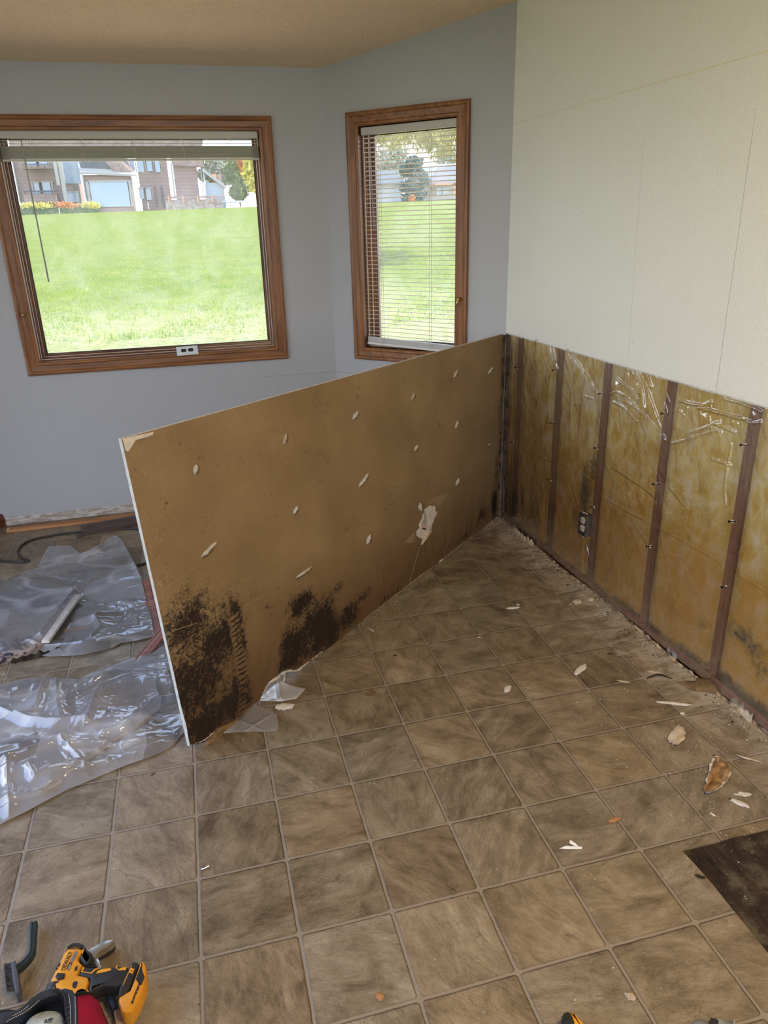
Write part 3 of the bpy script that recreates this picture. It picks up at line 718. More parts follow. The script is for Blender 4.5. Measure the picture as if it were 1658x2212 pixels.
bm = bmesh.new(); q = [OUT(x, y, 75.5) for x, y in ((920, 397), (1020, 393), (1010, 352), (945, 360))]; lo = [bm.verts.new(p) for p in q]; hi = [bm.verts.new(p + Vector((0, 9, .5))) for p in q]; bm.faces.new(lo); bm.faces.new(hi[::-1])
for k in range(4): bm.faces.new((lo[k], lo[(k + 1) % 4], hi[(k + 1) % 4], hi[k]))
put(obj('roof', bm, M['pale_roof']), h3)
for r in ((942, 406, 952, 422), (956, 406, 966, 422)):
    bm = bmesh.new(); rectbox(bm, *r, Y=76, d=.1, off=-.1); put(obj('window', bm, M['far_glass']), h3)
bm = bmesh.new(); rectbox(bm, 938, 396, 983, 399, Y=76, d=1.5, off=-2); rectbox(bm, 979, 396, 982, 424, Y=76, d=.2, off=-2); put(obj('porch_frame', bm, M['brick_orange']), h3)
tree('conifer', 892, 345, 436, 73, 34, 'blue', 'blue green conifer in the middle of the narrow window', 'bark', 5200, .2, lumps=7)
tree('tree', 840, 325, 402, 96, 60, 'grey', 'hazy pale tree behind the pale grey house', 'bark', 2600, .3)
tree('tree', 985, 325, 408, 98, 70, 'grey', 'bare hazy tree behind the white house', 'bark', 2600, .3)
tree('bush', 887, 424, 434, 70, 9, 'orange', 'small orange bush in front of the conifer', 'bark', 700, .12, False, lumps=2, cat='bush')
# near weeping tree whose drooping branches fill the top of the narrow window
rs = np.random.RandomState(5); wt = empty('weeping_tree', (12.5, 22, float(lawn_z(np.array(12.5), np.array(22.))))); tag(wt, 'weeping tree with yellow green branches hanging across top of narrow window', 'tree')
V_, F_ = [], []; cnt = 0
for k in range(150):
    px = 800 + 215 * rs.rand(); Yk = 19 + 6 * rs.rand(); top = OUT(px, 262 - 14 * rs.rand(), Yk); ln = (OUT(px, 290, Yk) - OUT(px, 296 + 48 * rs.rand() ** 1.5 + (18 if px > 930 else 0), Yk)).z
    n = 110; f_ = rs.rand(n); sw = .5 * (rs.rand() - .5)
    c = np.stack([top.x + sw * f_ ** 2 + .07 * rs.normal(size=n), np.full(n, Yk) + .07 * rs.normal(size=n), top.z - f_ * (ln + .25)], 1)
    u = np.stack([.4 * rs.normal(size=n), .4 * rs.normal(size=n), -np.ones(n)], 1); u /= np.linalg.norm(u, axis=1)[:, None]; v_ = np.cross(u, rs.normal(size=(n, 3))); v_ /= np.linalg.norm(v_, axis=1)[:, None]
    s_ = (.045 + .03 * rs.rand(n))[:, None]
    V_.append(np.stack([c - u * s_, c - v_ * s_ * .3, c + u * s_, c + v_ * s_ * .3], 1).reshape(-1, 3)); F_.append(np.arange(4 * n).reshape(-1, 4) + cnt); cnt += 4 * n
put(trimesh('crown', np.concatenate(V_), np.concatenate(F_), leafm['weep']), wt)
bm = bmesh.new(); tube(bm, smooth_path([(12.5, 22, wt.location.z), (12.6, 22, 2.5), (12.0, 22, 4.6), (11, 21.5, 5.6), (9, 21.5, 5.5)]), .16, 8); put(obj('trunk', bm, M['bark'], None, True), wt)
# flower bed
rs = np.random.RandomState(8)
for nm, x0, x1, lf, lb in (('flower_bed', 48, 106, 'yellow', 'yellow flowers along the hedge at far left'), ('flower_bed', 126, 158, 'orange', 'orange flowers along the hedge top'), ('flower_bed', 180, 208, 'yellow', 'yellow flowers at the right end of the hedge')):
    V_, F_ = [], []; cnt = 0
    for k in range(14):
        p = OUT(x0 + (x1 - x0) * rs.rand(), 441 + 4 * rs.rand(), YH - 5.5); v_, q_ = foliage(rs, p, (.5, .3, .22), 50, .07); V_.append(v_); F_.append(q_ + cnt); cnt += len(v_)
    tag(trimesh(nm, np.concatenate(V_), np.concatenate(F_), leafm[lf]), lb, 'flowers')

# ================================================================== BLINDS
def ladder(parent, P0, zt, zb, nm='ladder_cord'):
    bm = bmesh.new()
    for dx in (-.006, .006): tube(bm, [P0(dx, zt), P0(dx, zb)], .0011, 5)
    return put(obj(nm, bm, M['cord_white'], None), parent)
Tb = lambda u, z, n: Vector((u, WY + .022 - n, z))
b1 = empty('window_blind', Tb(0, 2.03, 0)); tag(b1, 'cream venetian blind drawn up at the top of the large window', 'blind')
bm = bmesh.new(); bx0, bx1 = -.655, .609
between(bm, Tb(bx0, 2.0185, .0), Tb(bx1, 2.0185, .0), (0, .014, 0), (0, 0, .0165)); bmesh.ops.bevel(bm, geom=bm.edges[:], offset=.003, segments=2, affect='EDGES')
put(obj('headrail', bm, M['blind_cream']), b1)
def slat(bmx, A, B, wdir, cup=.0025, w=.0125):
    A, B, wdir = Vector(A), Vector(B), Vector(wdir); up = Vector((0, 0, 1)); rows = []
    for k in range(5):
        f_ = k / 4 * 2 - 1; off = wdir * w * f_ + up * cup * (1 - f_ * f_); rows.append((bmx.verts.new(A + off), bmx.verts.new(B + off)))
    for a, b in zip(rows, rows[1:]): bmx.faces.new((a[0], a[1], b[1], b[0]))
    lo = [(bmx.verts.new(a.co - up * .0005), bmx.verts.new(b.co - up * .0005)) for a, b in rows]
    for a, b in zip(lo, lo[1:]): bmx.faces.new((a[0], b[0], b[1], a[1]))
    bmx.faces.new((rows[0][0], rows[0][1], lo[0][1], lo[0][0])); bmx.faces.new((rows[-1][1], rows[-1][0], lo[-1][0], lo[-1][1]))
stack_top, stack_bot = 1.966, 1.912
zs = [1.992, 1.979] + list(np.linspace(stack_top, stack_bot, 22))
for k, z in enumerate(zs):
    jx = random.uniform(-.0012, .0012)
    bm = bmesh.new(); slat(bm, Tb(bx0 + .003, z + random.uniform(-.0005, .0005), jx), Tb(bx1 - .001, z + random.uniform(-.0005, .0005), jx), (0, 1, 0)); put(obj('slat', bm, M['blind_cream'], None, True), b1)
bm = bmesh.new(); between(bm, Tb(bx0 + .002, stack_bot - .008, 0), Tb(bx1, stack_bot - .008, 0), (0, .0125, 0), (0, 0, .0045)); put(obj('bottom_rail', bm, M['blind_cream']), b1)
for px in (62, 175, 286, 392, 495):
    x = onv(px, 300, (0, WY), (1, WY)).x; ladder(b1, lambda dx, z: Tb(x + dx, z, .0145), 2.004, stack_bot - .012)
a = onv(45, 300, (0, WY), (1, WY)); b = onv(106, 609, (0, WY), (1, WY))
bm = bmesh.new(); tube(bm, [Tb(a.x, 2.0, .02), Tb(a.x + .001, 1.985, .028), Tb(b.x, b.z, .03)], [.0035, .0035, .0042], 6); put(obj('wand', bm, M['wand_grey'], None, True), b1)
Tc = lambda u, z, n: T2(u, z, n - .022)
b2 = empty('window_blind', Tc(.5, 2.03, 0)); tag(b2, 'lowered white venetian blind with open slats in the narrow window', 'blind')
bm = bmesh.new(); wv = Vector((nB.x, nB.y, 0))
between(bm, Tc(.224, 2.018, 0), Tc(.782, 2.018, 0), wv * .014, (0, 0, .0175)); bmesh.ops.bevel(bm, geom=bm.edges[:], offset=.003, segments=2, affect='EDGES')
put(obj('headrail', bm, M['blind_cream']), b2)
zl0, zl1 = 1.985, .975; ns = 46
for k in range(ns):
    z = zl0 + (zl1 - zl0) * k / (ns - 1); f_ = max(0, (k - 25) / 20); dz = -.012 * f_
    bm = bmesh.new(); slat(bm, Tc(.228, z, 0), Tc(.780, z + dz, 0), wv + Vector((0, 0, -.10)), w=.0115); put(obj('slat', bm, M['slat_cream'], None, True), b2)
for k in range(10):
    z = .962 - k * .0028; bm = bmesh.new(); slat(bm, Tc(.228, z, random.uniform(-.001, .001)), Tc(.778, z - .022, 0), wv, w=.0115); put(obj('slat', bm, M['pvc_white'], None, True), b2)
bm = bmesh.new(); between(bm, Tc(.226, .929, 0), Tc(.780, .905 + .003, 0), wv * .013, (0, 0, .006)); put(obj('bottom_rail', bm, M['pvc_white']), b2)
for u in (.335, .635): ladder(b2, lambda dx, z: Tc(u + dx, z, .0145), 2.0, .925)
bm = bmesh.new(); tube(bm, [Tc(.285, 2.0, .02), Tc(.285, 1.985, .027), Tc(.30, 1.545, .029)], .0038, 6); put(obj('wand', bm, M['wand_grey'], None, True), b2)
#==PART3==
# ================================================================== OPENED RIGHT WALL
def T4(s, z, n): return Vector((RCN.x + RW.x * s + nR.x * n, RCN.y + RW.y * s + nR.y * n, z))
def inv4(px, py):   # photo point on the wall face -> (s,z)
    p = onv(px, py, RCN, RCN + RW); return ((Vector((p.x, p.y)) - RCN).dot(RW), p.z)
SX = [.135, .53, .91, 1.313, 1.716, 2.12, 2.525, 2.93]
NAIL = {0: [(1118, 795), (1108, 957)], 1: [(1200, 801), (1194, 915), (1190, 1038)], 2: [(1300, 852), (1290, 969), (1282, 1096)], 3: [(1436, 895), (1417, 1047), (1403, 1182)], 4: [(1608, 963), (1582, 1128), (1567, 1270)]}
NM = ['first stud from the corner, redwood coloured, behind plastic film', 'second stud from the corner, redwood coloured, behind plastic film', 'stud standing right beside the bare electrical outlet',
      'stud with wrinkled film, between outlet stud and widest nearest stud', 'nearest and widest looking stud at right edge of the picture', 'stud beyond the right edge of the picture', None, None]
for k, s in enumerate(SX[:5]):
    root = empty('wall_stud', T4(s, 0, .02)); tag(root, NM[k], 'wood stud', 'studs of the opened wall')
    bm = bmesh.new(); between(bm, T4(s, .04, .058), T4(s, CUT + .07, .058), (RW.x * .019, RW.y * .019, 0), (nR.x * .0445, nR.y * .0445, 0))
    bmesh.ops.bevel(bm, geom=bm.edges[:], offset=.002, segments=1, affect='EDGES')
    put(obj('timber', bm, M['stud_z']), root)
    for (px, py) in NAIL.get(k, []):
        s_, z_ = inv4(px, py); s_ = s + max(-.015, min(.015, s_ - s))
        bm = bmesh.new(); d = Vector((-nR.x, -nR.y, .12)).normalized()
        tube(bm, [T4(s_, z_, .02), T4(s_, z_, .02) + d * .034], .0016, 6); tube(bm, [T4(s_, z_, .02) + d * .032, T4(s_, z_, .02) + d * .037], [.0018, .0048], 8)
        put(obj('screw', bm, M['screw_black']), root)
        bm = bmesh.new()
        for q in range(3):
            p = T4(s_, z_, .004) + Vector((random.uniform(-.003, .003), random.uniform(.002, .008), random.uniform(-.004, .004)))
            bmesh.ops.create_icosphere(bm, subdivisions=1, radius=.0032, matrix=Matrix.Translation(p) @ Matrix.Diagonal((1, 1.5, 1, 1)))
        put(obj('plaster_bit', bm, M['gypsum']), root)
bm = bmesh.new(); between(bm, T4(0.0, .022, .0595), T4(3.2, .022, .0595), (nR.x * .0445, nR.y * .0445, 0), (0, 0, .022)); tag(obj('sole_plate', bm, M['stud_y']), 'reddish timber sole plate lying along the foot of opened wall', 'timber')
# bumpy fibreglass batts
t = NT('fibreglass'); P = t.obj(); p = t.sep(P)
n1 = t.noise(P, 11, 5, .6, .6); n2 = t.noise(t.vm('MULTIPLY', P, (28, 28, 11)), 1.6, 6, .65, .6); n3 = t.noise(P, 160, 4, .7)
f = t.ma('ADD', t.ma('MULTIPLY', n1, .55), t.ma('ADD', t.ma('MULTIPLY', n2, .3), t.ma('MULTIPLY', n3, .15)))
c = t.ramp(f, [(.33, (.66, .40, .05)), (.44, (.82, .58, .13)), (.52, (.92, .75, .34)), (.62, (.97, .89, .66))])
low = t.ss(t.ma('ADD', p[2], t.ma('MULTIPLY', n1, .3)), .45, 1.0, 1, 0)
c = t.mix(t.ma('MULTIPLY', low, .72), c, (.56, .27, .022))  # darker amber low down paints in dirt and the panel's shade
md = t.attr('mold'); mn = t.noise(P, 26, 6, .68, 1.2)
mk = t.ss(t.ma('ADD', md, t.ma('MULTIPLY', t.ma('SUBTRACT', mn, .5), 1.5)), .25, 1.0)
c = t.mix(t.ma('MULTIPLY', mk, .9), c, (.050, .040, .022))
M['fibreglass'] = t.done(t.bsdf(c, .95, 0, .1, t.bump(t.ma('ADD', n3, t.ma('MULTIPLY', n1, 1.5)), .004)))
# soiled patches (s, z, rs, rz, strength) measured on the wall
def sz(px, py): return inv4(px, py)
MOLD = [(*sz(1258, 1065), .055, .16, 1.0), (*sz(1275, 1010), .035, .10, .8), (*sz(1240, 1120), .06, .13, .6), (*sz(1262, 1185), .03, .10, .65), (*sz(1092, 1060), .05, .2, .75), (*sz(1090, 920), .025, .2, .5),
        (*sz(1590, 1370), .10, .05, .75), (*sz(1618, 1400), .07, .04, .8), (*sz(1510, 1350), .05, .06, .55), (*sz(1450, 1320), .06, .05, .5), (*sz(1480, 1420), .10, .04, .6), (*sz(1640, 1450), .08, .06, .6), (*sz(1560, 1480), .10, .05, .7),
        (*sz(1640, 1560), .12, .06, .9), (*sz(1440, 1290), .04, .04, .45), (*sz(1390, 1350), .2, .02, .6), (*sz(1170, 1170), .10, .03, .4)]
def batt_n(S, Z):
    """surface depth of the insulation (into wall positive)"""
    ph = np.full_like(S, .5); w_ = np.zeros_like(S)
    edges = [-.02] + SX
    for a, b in zip(edges, edges[1:]):
        a2, b2 = a + .019, b - .019; msk = (S >= a2) & (S <= b2); u = (S - a2) / (b2 - a2); w_ = np.where(msk, np.clip(np.minimum(u, 1 - u) * (b2 - a2) / .045, 0, 1), w_)
    pil = w_ * (2 - w_)
    return .026 - .016 * pil + .010 * (fb(S * 9, Z * 6, 21) - .47) * pil + .004 * (fb(S * 34, Z * 34, 22) - .47), pil
edges = [-.02] + SX
for k in range(6):
    a, b = edges[k] + .0195, edges[k + 1] - .0195
    nu, nv = 70, 200; S, Z = np.meshgrid(np.linspace(a, b, nu), np.linspace(.046, CUT + .05, nv)); N_, pil = batt_n(S, Z)
    N_ = N_ + .002
    co = np.stack([RCN.x + RW.x * S + nR.x * N_, RCN.y + RW.y * S + nR.y * N_, Z], 2)
    md = np.zeros_like(S)
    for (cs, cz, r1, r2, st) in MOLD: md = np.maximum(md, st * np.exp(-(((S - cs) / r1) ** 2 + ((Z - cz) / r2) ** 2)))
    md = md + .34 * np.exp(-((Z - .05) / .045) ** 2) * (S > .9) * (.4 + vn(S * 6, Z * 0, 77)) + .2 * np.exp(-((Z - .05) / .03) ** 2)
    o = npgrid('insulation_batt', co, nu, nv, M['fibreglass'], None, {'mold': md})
    tag(o, ['narrow yellow fibreglass batt in the room corner, before the first stud', 'yellow fibreglass batt between the first and second studs from corner', 'stained yellow fibreglass batt holding the electrical outlet', 'yellow fibreglass batt just right of the outlet stud, under creased film',
            'yellow fibreglass batt with dark swirls at its foot, under gleaming film folds', 'yellow fibreglass batt at the right edge, right of the nearest stud'][k], 'insulation', 'fibreglass batts of the opened wall')
# poly vapour film
def film_mat(name, milk=.07, tint=(1, 1, 1), rough=.10, gl=1.0, bs=.0008):
    t = NT(name); P = t.obj()
    fr = t.n('ShaderNodeFresnel'); fr.inputs[0].default_value = 1.45
    n = t.noise(P, 60, 4, .6); nr = t.bump(n, bs)
    g = t.n('ShaderNodeBsdfGlossy'); t.set(g.inputs['Color'], (.95, .97, 1)); g.inputs['Roughness'].default_value = rough; t.set(g.inputs['Normal'], nr)
    tr = t.n('ShaderNodeBsdfTransparent'); t.set(tr.inputs[0], (*tint, 1))
    df = t.n('ShaderNodeBsdfDiffuse'); t.set(df.inputs[0], (.84, .85, .90, 1)); tl = t.n('ShaderNodeBsdfTranslucent'); t.set(tl.inputs[0], (.84, .85, .90, 1))
    dm = t.n('ShaderNodeMixShader'); dm.inputs[0].default_value = .45; t.t.links.new(df.outputs[0], dm.inputs[1]); t.t.links.new(tl.outputs[0], dm.inputs[2])
    a = t.n('ShaderNodeMixShader'); t.set(a.inputs[0], t.ma('ADD', t.ma('MULTIPLY', t.noise(P, 7, 3), milk), t.ma('MULTIPLY', t.attr('milk'), 1.0))); t.t.links.new(tr.outputs[0], a.inputs[1]); t.t.links.new(dm.outputs[0], a.inputs[2])
    b = t.n('ShaderNodeMixShader'); t.set(b.inputs[0], t.ma('MULTIPLY', t.ma('ADD', fr.outputs[0], .02), gl, clamp=True)); t.t.links.new(a.outputs[0], b.inputs[1]); t.t.links.new(g.outputs[0], b.inputs[2])
    return t.done(b.outputs[0])
M['film_wall'] = film_mat('vapour_film', .08, (.99, .97, .93), .05, 3.0, .00015)
M['film_floor'] = film_mat('plastic_sheet', .25, (.97, .97, .985), .08, 1.5, .0003)
nu, nv = 860, 330; s0, s1 = .006, 2.5; z0_, z1_ = .012, CUT + .012
S, Z = np.meshgrid(np.linspace(s0, s1, nu), np.linspace(z0_, z1_, nv))
Bn, pil = batt_n(S, Z)
Nf = np.minimum(Bn, .0125 + 0 * Bn) - .0035
Nf = np.where(pil < .02, .010, np.minimum(Nf, .0125)) ; Nf = Nf * 1.0
# soften
for _ in range(3): Nf[:, 1:-1] = (Nf[:, :-2] + Nf[:, 1:-1] * 2 + Nf[:, 2:]) / 4
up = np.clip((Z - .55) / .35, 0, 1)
Nf = Nf - .0035 * ridge(S * 7, Z * 5, 31, 7) * (.4 + up) - .0030 * ridge(S * 22 + Z * 9, Z * 7, 33, 8) * up
CR = [([(1226, 768), (1250, 800), (1279, 843)], .006), ([(1233, 768), (1262, 806), (1290, 850)], .005), ([(1184, 752), (1189, 778)], .004), ([(1192, 753), (1197, 780)], .004), ([(1331, 818), (1362, 845), (1372, 862)], .007),
      ([(1312, 852), (1330, 846), (1352, 858), (1368, 876)], .005), ([(1320, 868), (1345, 880), (1372, 910)], .006), ([(1343, 863), (1370, 880), (1397, 903), (1425, 942)], .007), ([(1262, 856), (1277, 861)], .005),
      ([(1352, 795), (1372, 815), (1374, 838)], .005), ([(1366, 800), (1385, 840), (1392, 882)], .006), ([(1376, 803), (1400, 850), (1432, 950)], .005), ([(1395, 808), (1405, 836)], .005),
      ([(1463, 865), (1485, 872), (1514, 876), (1532, 868)], .007), ([(1505, 881), (1545, 891), (1596, 905)], .007), ([(1447, 958), (1470, 953), (1536, 931)], .006), ([(1490, 934), (1520, 924), (1550, 911)], .006), ([(1528, 923), (1553, 933)], .005), ([(1545, 917), (1582, 934)], .006), ([(1535, 992), (1573, 1005)], .005),
      ([(1290, 1068), (1330, 1092), (1400, 1130), (1500, 1185), (1545, 1212)], .0035), ([(1590, 1240), (1660, 1285)], .004), ([(1262, 1175), (1268, 1205), (1285, 1240), (1300, 1258)], .006), ([(1284, 1232), (1304, 1254)], .005),
      ([(1160, 985), (1195, 1000)], .003), ([(1215, 1000), (1245, 1090)], .003), ([(1360, 1120), (1400, 1190)], .003), ([(1320, 1010), (1380, 1050), (1410, 1075)], .004), ([(1440, 1050), (1470, 1090)], .004), ([(1108, 960), (1160, 985)], .0025),
      ([(1600, 872), (1640, 890)], .005), ([(1560, 862), (1600, 872)], .005), ([(1210, 845), (1228, 872), (1262, 875)], .003), ([(1590, 900), (1620, 915), (1640, 912)], .004), ([(1575, 960), (1560, 1060), (1562, 1090)], .004)]
for pts, h in CR:
    q = [sz(*p) for p in pts]; best = np.full_like(S, 9.)
    for a, b in zip(q, q[1:]):
        d, t_ = segdist(S, Z, a, b); best = np.minimum(best, d)
    best = best + .0016 * (vn(S * 60, Z * 60, 5) - .5)
    Nf = Nf - h * 1.25 * np.exp(-(best / .0046) ** 2) + h * .3 * np.exp(-(best / .014) ** 2)
# tight wrinkles over studs
for k, s in enumerate(SX[:5]):
    g = np.exp(-((S - s) / .03) ** 2); Nf = Nf - .0022 * g * np.abs(np.sin((Z * 85 + (S - s) * 60 + 3 * vn(S * 5, Z * 9, 41)))) * np.clip((Z - .35) / .4, 0.1, 1) * (vn(S * 3 + k, Z * 7, 43) > .42)
# hole for the outlet
o_s, o_z = .885, .30
co = np.stack([RCN.x + RW.x * S + nR.x * Nf, RCN.y + RW.y * S + nR.y * Nf, Z], 2)
milk = .16 * up * (.3 + vn(S * 5, Z * 6, 51)) + .10 * np.clip((.45 - Z) / .4, 0, 1) * vn(S * 4, Z * 5, 50) * .5  # milkier towards the top, painting in the light on the upper film
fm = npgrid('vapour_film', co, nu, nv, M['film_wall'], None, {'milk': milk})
tag(fm, 'clear plastic vapour film stapled over the studs and insulation', 'plastic film')
bm = bmesh.new(); bm.from_mesh(fm.data)
q = [sz(1254, 1104), sz(1277, 1112), sz(1274, 1160), sz(1251, 1152)]
cs_, cz_ = sum(a[0] for a in q) / 4, sum(a[1] for a in q) / 4
kill = []
for f_ in bm.faces:
    c = f_.calc_center_median(); s_ = (Vector((c.x, c.y)) - RCN).dot(RW)
    if abs(s_ - cs_) < .038 and abs(c.z - cz_) < .060 + .006 * math.sin(s_ * 400): kill.append(f_)
bmesh.ops.delete(bm, geom=kill, context='FACES'); bm.to_mesh(fm.data); bm.free(); fm.data.shade_smooth()
# outlet in its box
ol = empty('electrical_outlet', T4(cs_, cz_, 0)); tag(ol, 'bare ivory duplex electrical outlet in its steel box without cover', 'outlet')
Ro = Matrix(((RW.x, nR.x, 0), (RW.y, nR.y, 0), (0, 0, 1)))
def rc(c, s_): return T4(cs_ + c[0], cz_ + c[2], c[1])
bm = bmesh.new()
for c, s3 in (((0, .030, 0), (.056, .004, .098)), ((-.028, .006, 0), (.002, .048, .098)), ((.028, .006, 0), (.002, .048, .098)), ((0, .006, .049), (.056, .048, .002)), ((0, .006, -.049), (.056, .048, .002))): box(bm, rc(c, 0), s3, Ro)
put(obj('steel_box', bm, M['box_steel']), ol)
bm = bmesh.new(); box(bm, rc((0, -.006, 0), 0), (.022, .002, .104), Ro); box(bm, rc((0, .008, 0), 0), (.030, .022, .066), Ro); put(obj('yoke', bm, M['box_steel']), ol)
for dz in (.0195, -.0195):
    pts = []
    for a in range(24):
        th = 2 * math.pi * a / 24; x, z = .0175 * math.cos(th), .0175 * math.sin(th); pts.append((x, max(-.0145, min(.0145, z))))
    Fm = Matrix.Translation(rc((-.002, -.006, dz), 0)) @ Matrix(((RW.x, 0, -nR.x, 0), (RW.y, 0, -nR.y, 0), (0, 1, 0, 0), (0, 0, 0, 1)))
    f_ = prism('socket_face', pts, 0, .010, M['outlet_ivory'], None, .0012, frame=Fm); put(f_, ol)
    bm = bmesh.new()
    for dx, hh in ((-.0062, .008), (.0062, .0065)): box(bm, rc((dx - .002, -.0163, dz + .002), 0), (.0018, .0012, hh), Ro)
    box(bm, rc((-.002, -.0163, dz - .009), 0), (.004, .0012, .004), Ro)
    put(obj('slot', bm, M['slot_dark']), f_)
bm = bmesh.new(); tube(bm, [rc((.012, .0, .052), 0), rc((-.012, -.012, .056), 0)], .002, 6); tube(bm, [rc((0, 0, -.052), 0), rc((.0, -.008, -.064), 0)], .0028, 6)
put(obj('mounting_screw', bm, M['outlet_ivory']), ol)
# broken drywall lip and edges at the cut
bm = bmesh.new(); n_ = 260
ra, rb, rc_, rd = [], [], [], []
for i in range(n_):
    s = 3.2 * i / (n_ - 1); j = .0022 * noise.noise(Vector((s * 40, 0, 0))) + .002 * noise.noise(Vector((s * 9, 2, 0)))
    ra.append(bm.verts.new(T4(s, CUT + .004, -.0006))); rb.append(bm.verts.new(T4(s, CUT - .0015 + j, -.0004))); rc_.append(bm.verts.new(T4(s, CUT - .0015 + j, .0118)))
for r1, r2 in ((ra, rb), (rb, rc_)):
    for i in range(n_ - 1): bm.faces.new((r1[i], r1[i + 1], r2[i + 1], r2[i]))
tag(obj('trim_2', bm, M['gypsum_edge'], None), kind='structure')
# rough debris strip and dark gap at foot of the wall: torn drywall remnants
def ragged(name, path, width, height, mat, seed, label, cat, n=90, group=None):
    """lumpy strip lying on the floor along a world path"""
    P_ = smooth_path(path, 10); n = len(P_) * 2; bmx = bmesh.new(); rows = []
    L = [0]
    for a, b in zip(P_, P_[1:]): L.append(L[-1] + (b - a).length)
    for i in range(n):
        l = L[-1] * i / (n - 1); k = max(j for j in range(len(L)) if L[j] <= l + 1e-9); k = min(k, len(P_) - 2); f_ = (l - L[k]) / max(1e-6, L[k + 1] - L[k]); c = P_[k].lerp(P_[k + 1], f_)
        d = (P_[k + 1] - P_[k]).normalized(); sd_ = Vector((-d.y, d.x, 0)).normalized(); w_ = width * (.55 + .8 * abs(noise.noise(Vector((l * 22, seed, 0))))) * (1 - abs(2 * i / (n - 1) - 1) ** 6); h_ = height * (.5 + abs(noise.noise(Vector((l * 30, seed, 4)))))
        row = []
        for a in range(7):
            u = a / 6 * 2 - 1; row.append(bmx.verts.new(c + sd_ * (w_ * u * (1 + .3 * noise.noise(Vector((l * 60, a, seed))))) + Vector((0, 0, .0006 + h_ * max(0, 1 - u * u) * (1 + .5 * noise.noise(Vector((l * 50, a * 2, seed + 3))))))))
        rows.append(row)
    for a, b in zip(rows, rows[1:]):
        for k in range(6): bmx.faces.new((a[k], a[k + 1], b[k + 1], b[k]))
        bmx.faces.new((a[0], b[0], b[6], a[6]))
    bmx.faces.new(rows[0]); bmx.faces.new(rows[-1][::-1])
    o = obj(name, bmx, mat, None, True, 40)
    if label: tag(o, label, cat, group)
    return o
simple('moldy_gypsum', (.30, .23, .16), .95, 0, .15, 45, .8, .002, 90)
simple('brown_paper', (.17, .11, .055), .85, 0, .2, 25, .35, .001, 90)
simple('dark_rot', (.04, .03, .022), .95, 0, .1, 50, .6, .002, 90)
ragged('torn_plasterboard_strip', [T4(s, 0, .004 + .006 * math.sin(s * 7)) for s in np.linspace(.02, 2.3, 20)], .008, .012, M['moldy_gypsum'], 1, 'long crumbling strip of plasterboard left along foot of the opened wall', 'plasterboard')
ragged('plasterboard_chunk', [T4(.18, 0, -.004), T4(.28, 0, -.010), T4(.42, 0, -.006)], .011, .030, M['gypsum_dirty'], 3, 'long dirty plaster chunk against the wall foot near the room corner', 'plaster chunk')
ragged('plasterboard_chunk', [F(1440, 1400, .0), F(1452, 1412, .0), F(1460, 1425, .0)], .014, .038, M['gypsum'], 5, 'pale plaster chunk against wall foot between the two nearest studs', 'plaster chunk')
ragged('plasterboard_chunk', [F(1578, 1518), F(1598, 1533), F(1622, 1562)], .018, .032, M['gypsum_dirty'], 7, 'large broken plaster chunk at wall foot by right edge, below nearest stud', 'plaster chunk')
# lifted curl of brown paper by the wall
def curl(name, path, width, lift, mat, label, cat, seed=0, tilt=.6, parent=None):
    P_ = smooth_path(path, 8); n = len(P_); bmx = bmesh.new(); rows = []
    for i, c in enumerate(P_):
        d = (P_[min(i + 1, n - 1)] - P_[max(0, i - 1)]).normalized(); sd_ = Vector((-d.y, d.x, 0)).normalized(); tp = math.sin(math.pi * (i + .3) / (n - .4)) ** .6
        rows.append([bmx.verts.new(c + sd_ * width * tp * (k / 5) * (1 + .25 * noise.noise(Vector((i * .7, k * .1, seed)))) + Vector((0, 0, .002 + lift * tp * math.sin(k / 5 * math.pi * tilt)))) for k in range(6)])
    for a, b in zip(rows, rows[1:]):
        for k in range(5): bmx.faces.new((a[k], a[k + 1], b[k + 1], b[k]))
    o = obj(name, bmx, mat, parent, True)
    sm = o.modifiers.new('thick', 'SOLIDIFY'); sm.thickness = .0012
    if label: tag(o, label, cat)
    return o
curl('torn_paper_curl', [F(1465, 1476), F(1495, 1492), F(1530, 1497), F(1570, 1512), F(1612, 1545)], .055, .022, M['brown_paper'], 'curl of torn brown facing paper rising from floor by right wall foot', 'torn paper', 2)

# ================================================================== LEANING DRYWALL PANEL
PB0, PB1 = np.array(F(410, 1612, .034)), np.array([1.7000, 2.2960, .020])
PT0, PT1 = np.array(F(262, 948, 1.052)), np.array([1.6990, 2.2960, 1.022])
def PS(u, v): return (1 - v) * ((1 - u) * PB0 + u * PB1) + v * ((1 - u) * PT0 + u * PT1)
def invP(px, py):
    d = ray(px, py); u, v, t_ = .5, .5, 3.0
    for _ in range(30):
        r = PS(u, v) - (CAM + t_ * d); du = PS(u + 1e-4, v) - PS(u, v); dv = PS(u, v + 1e-4) - PS(u, v)
        J = np.stack([du / 1e-4, dv / 1e-4, -d], 1); s_ = np.linalg.solve(J, -r); u += s_[0]; v += s_[1]; t_ += s_[2]
    return u, v
PL = float(np.linalg.norm(PB1 - PB0)); PH = 1.03
pn = np.cross(PB1 - PB0, PT0 - PB0); pn = pn / np.linalg.norm(pn)
if pn[1] > 0: pn = -pn          # toward the viewer
PN = Vector(pn)
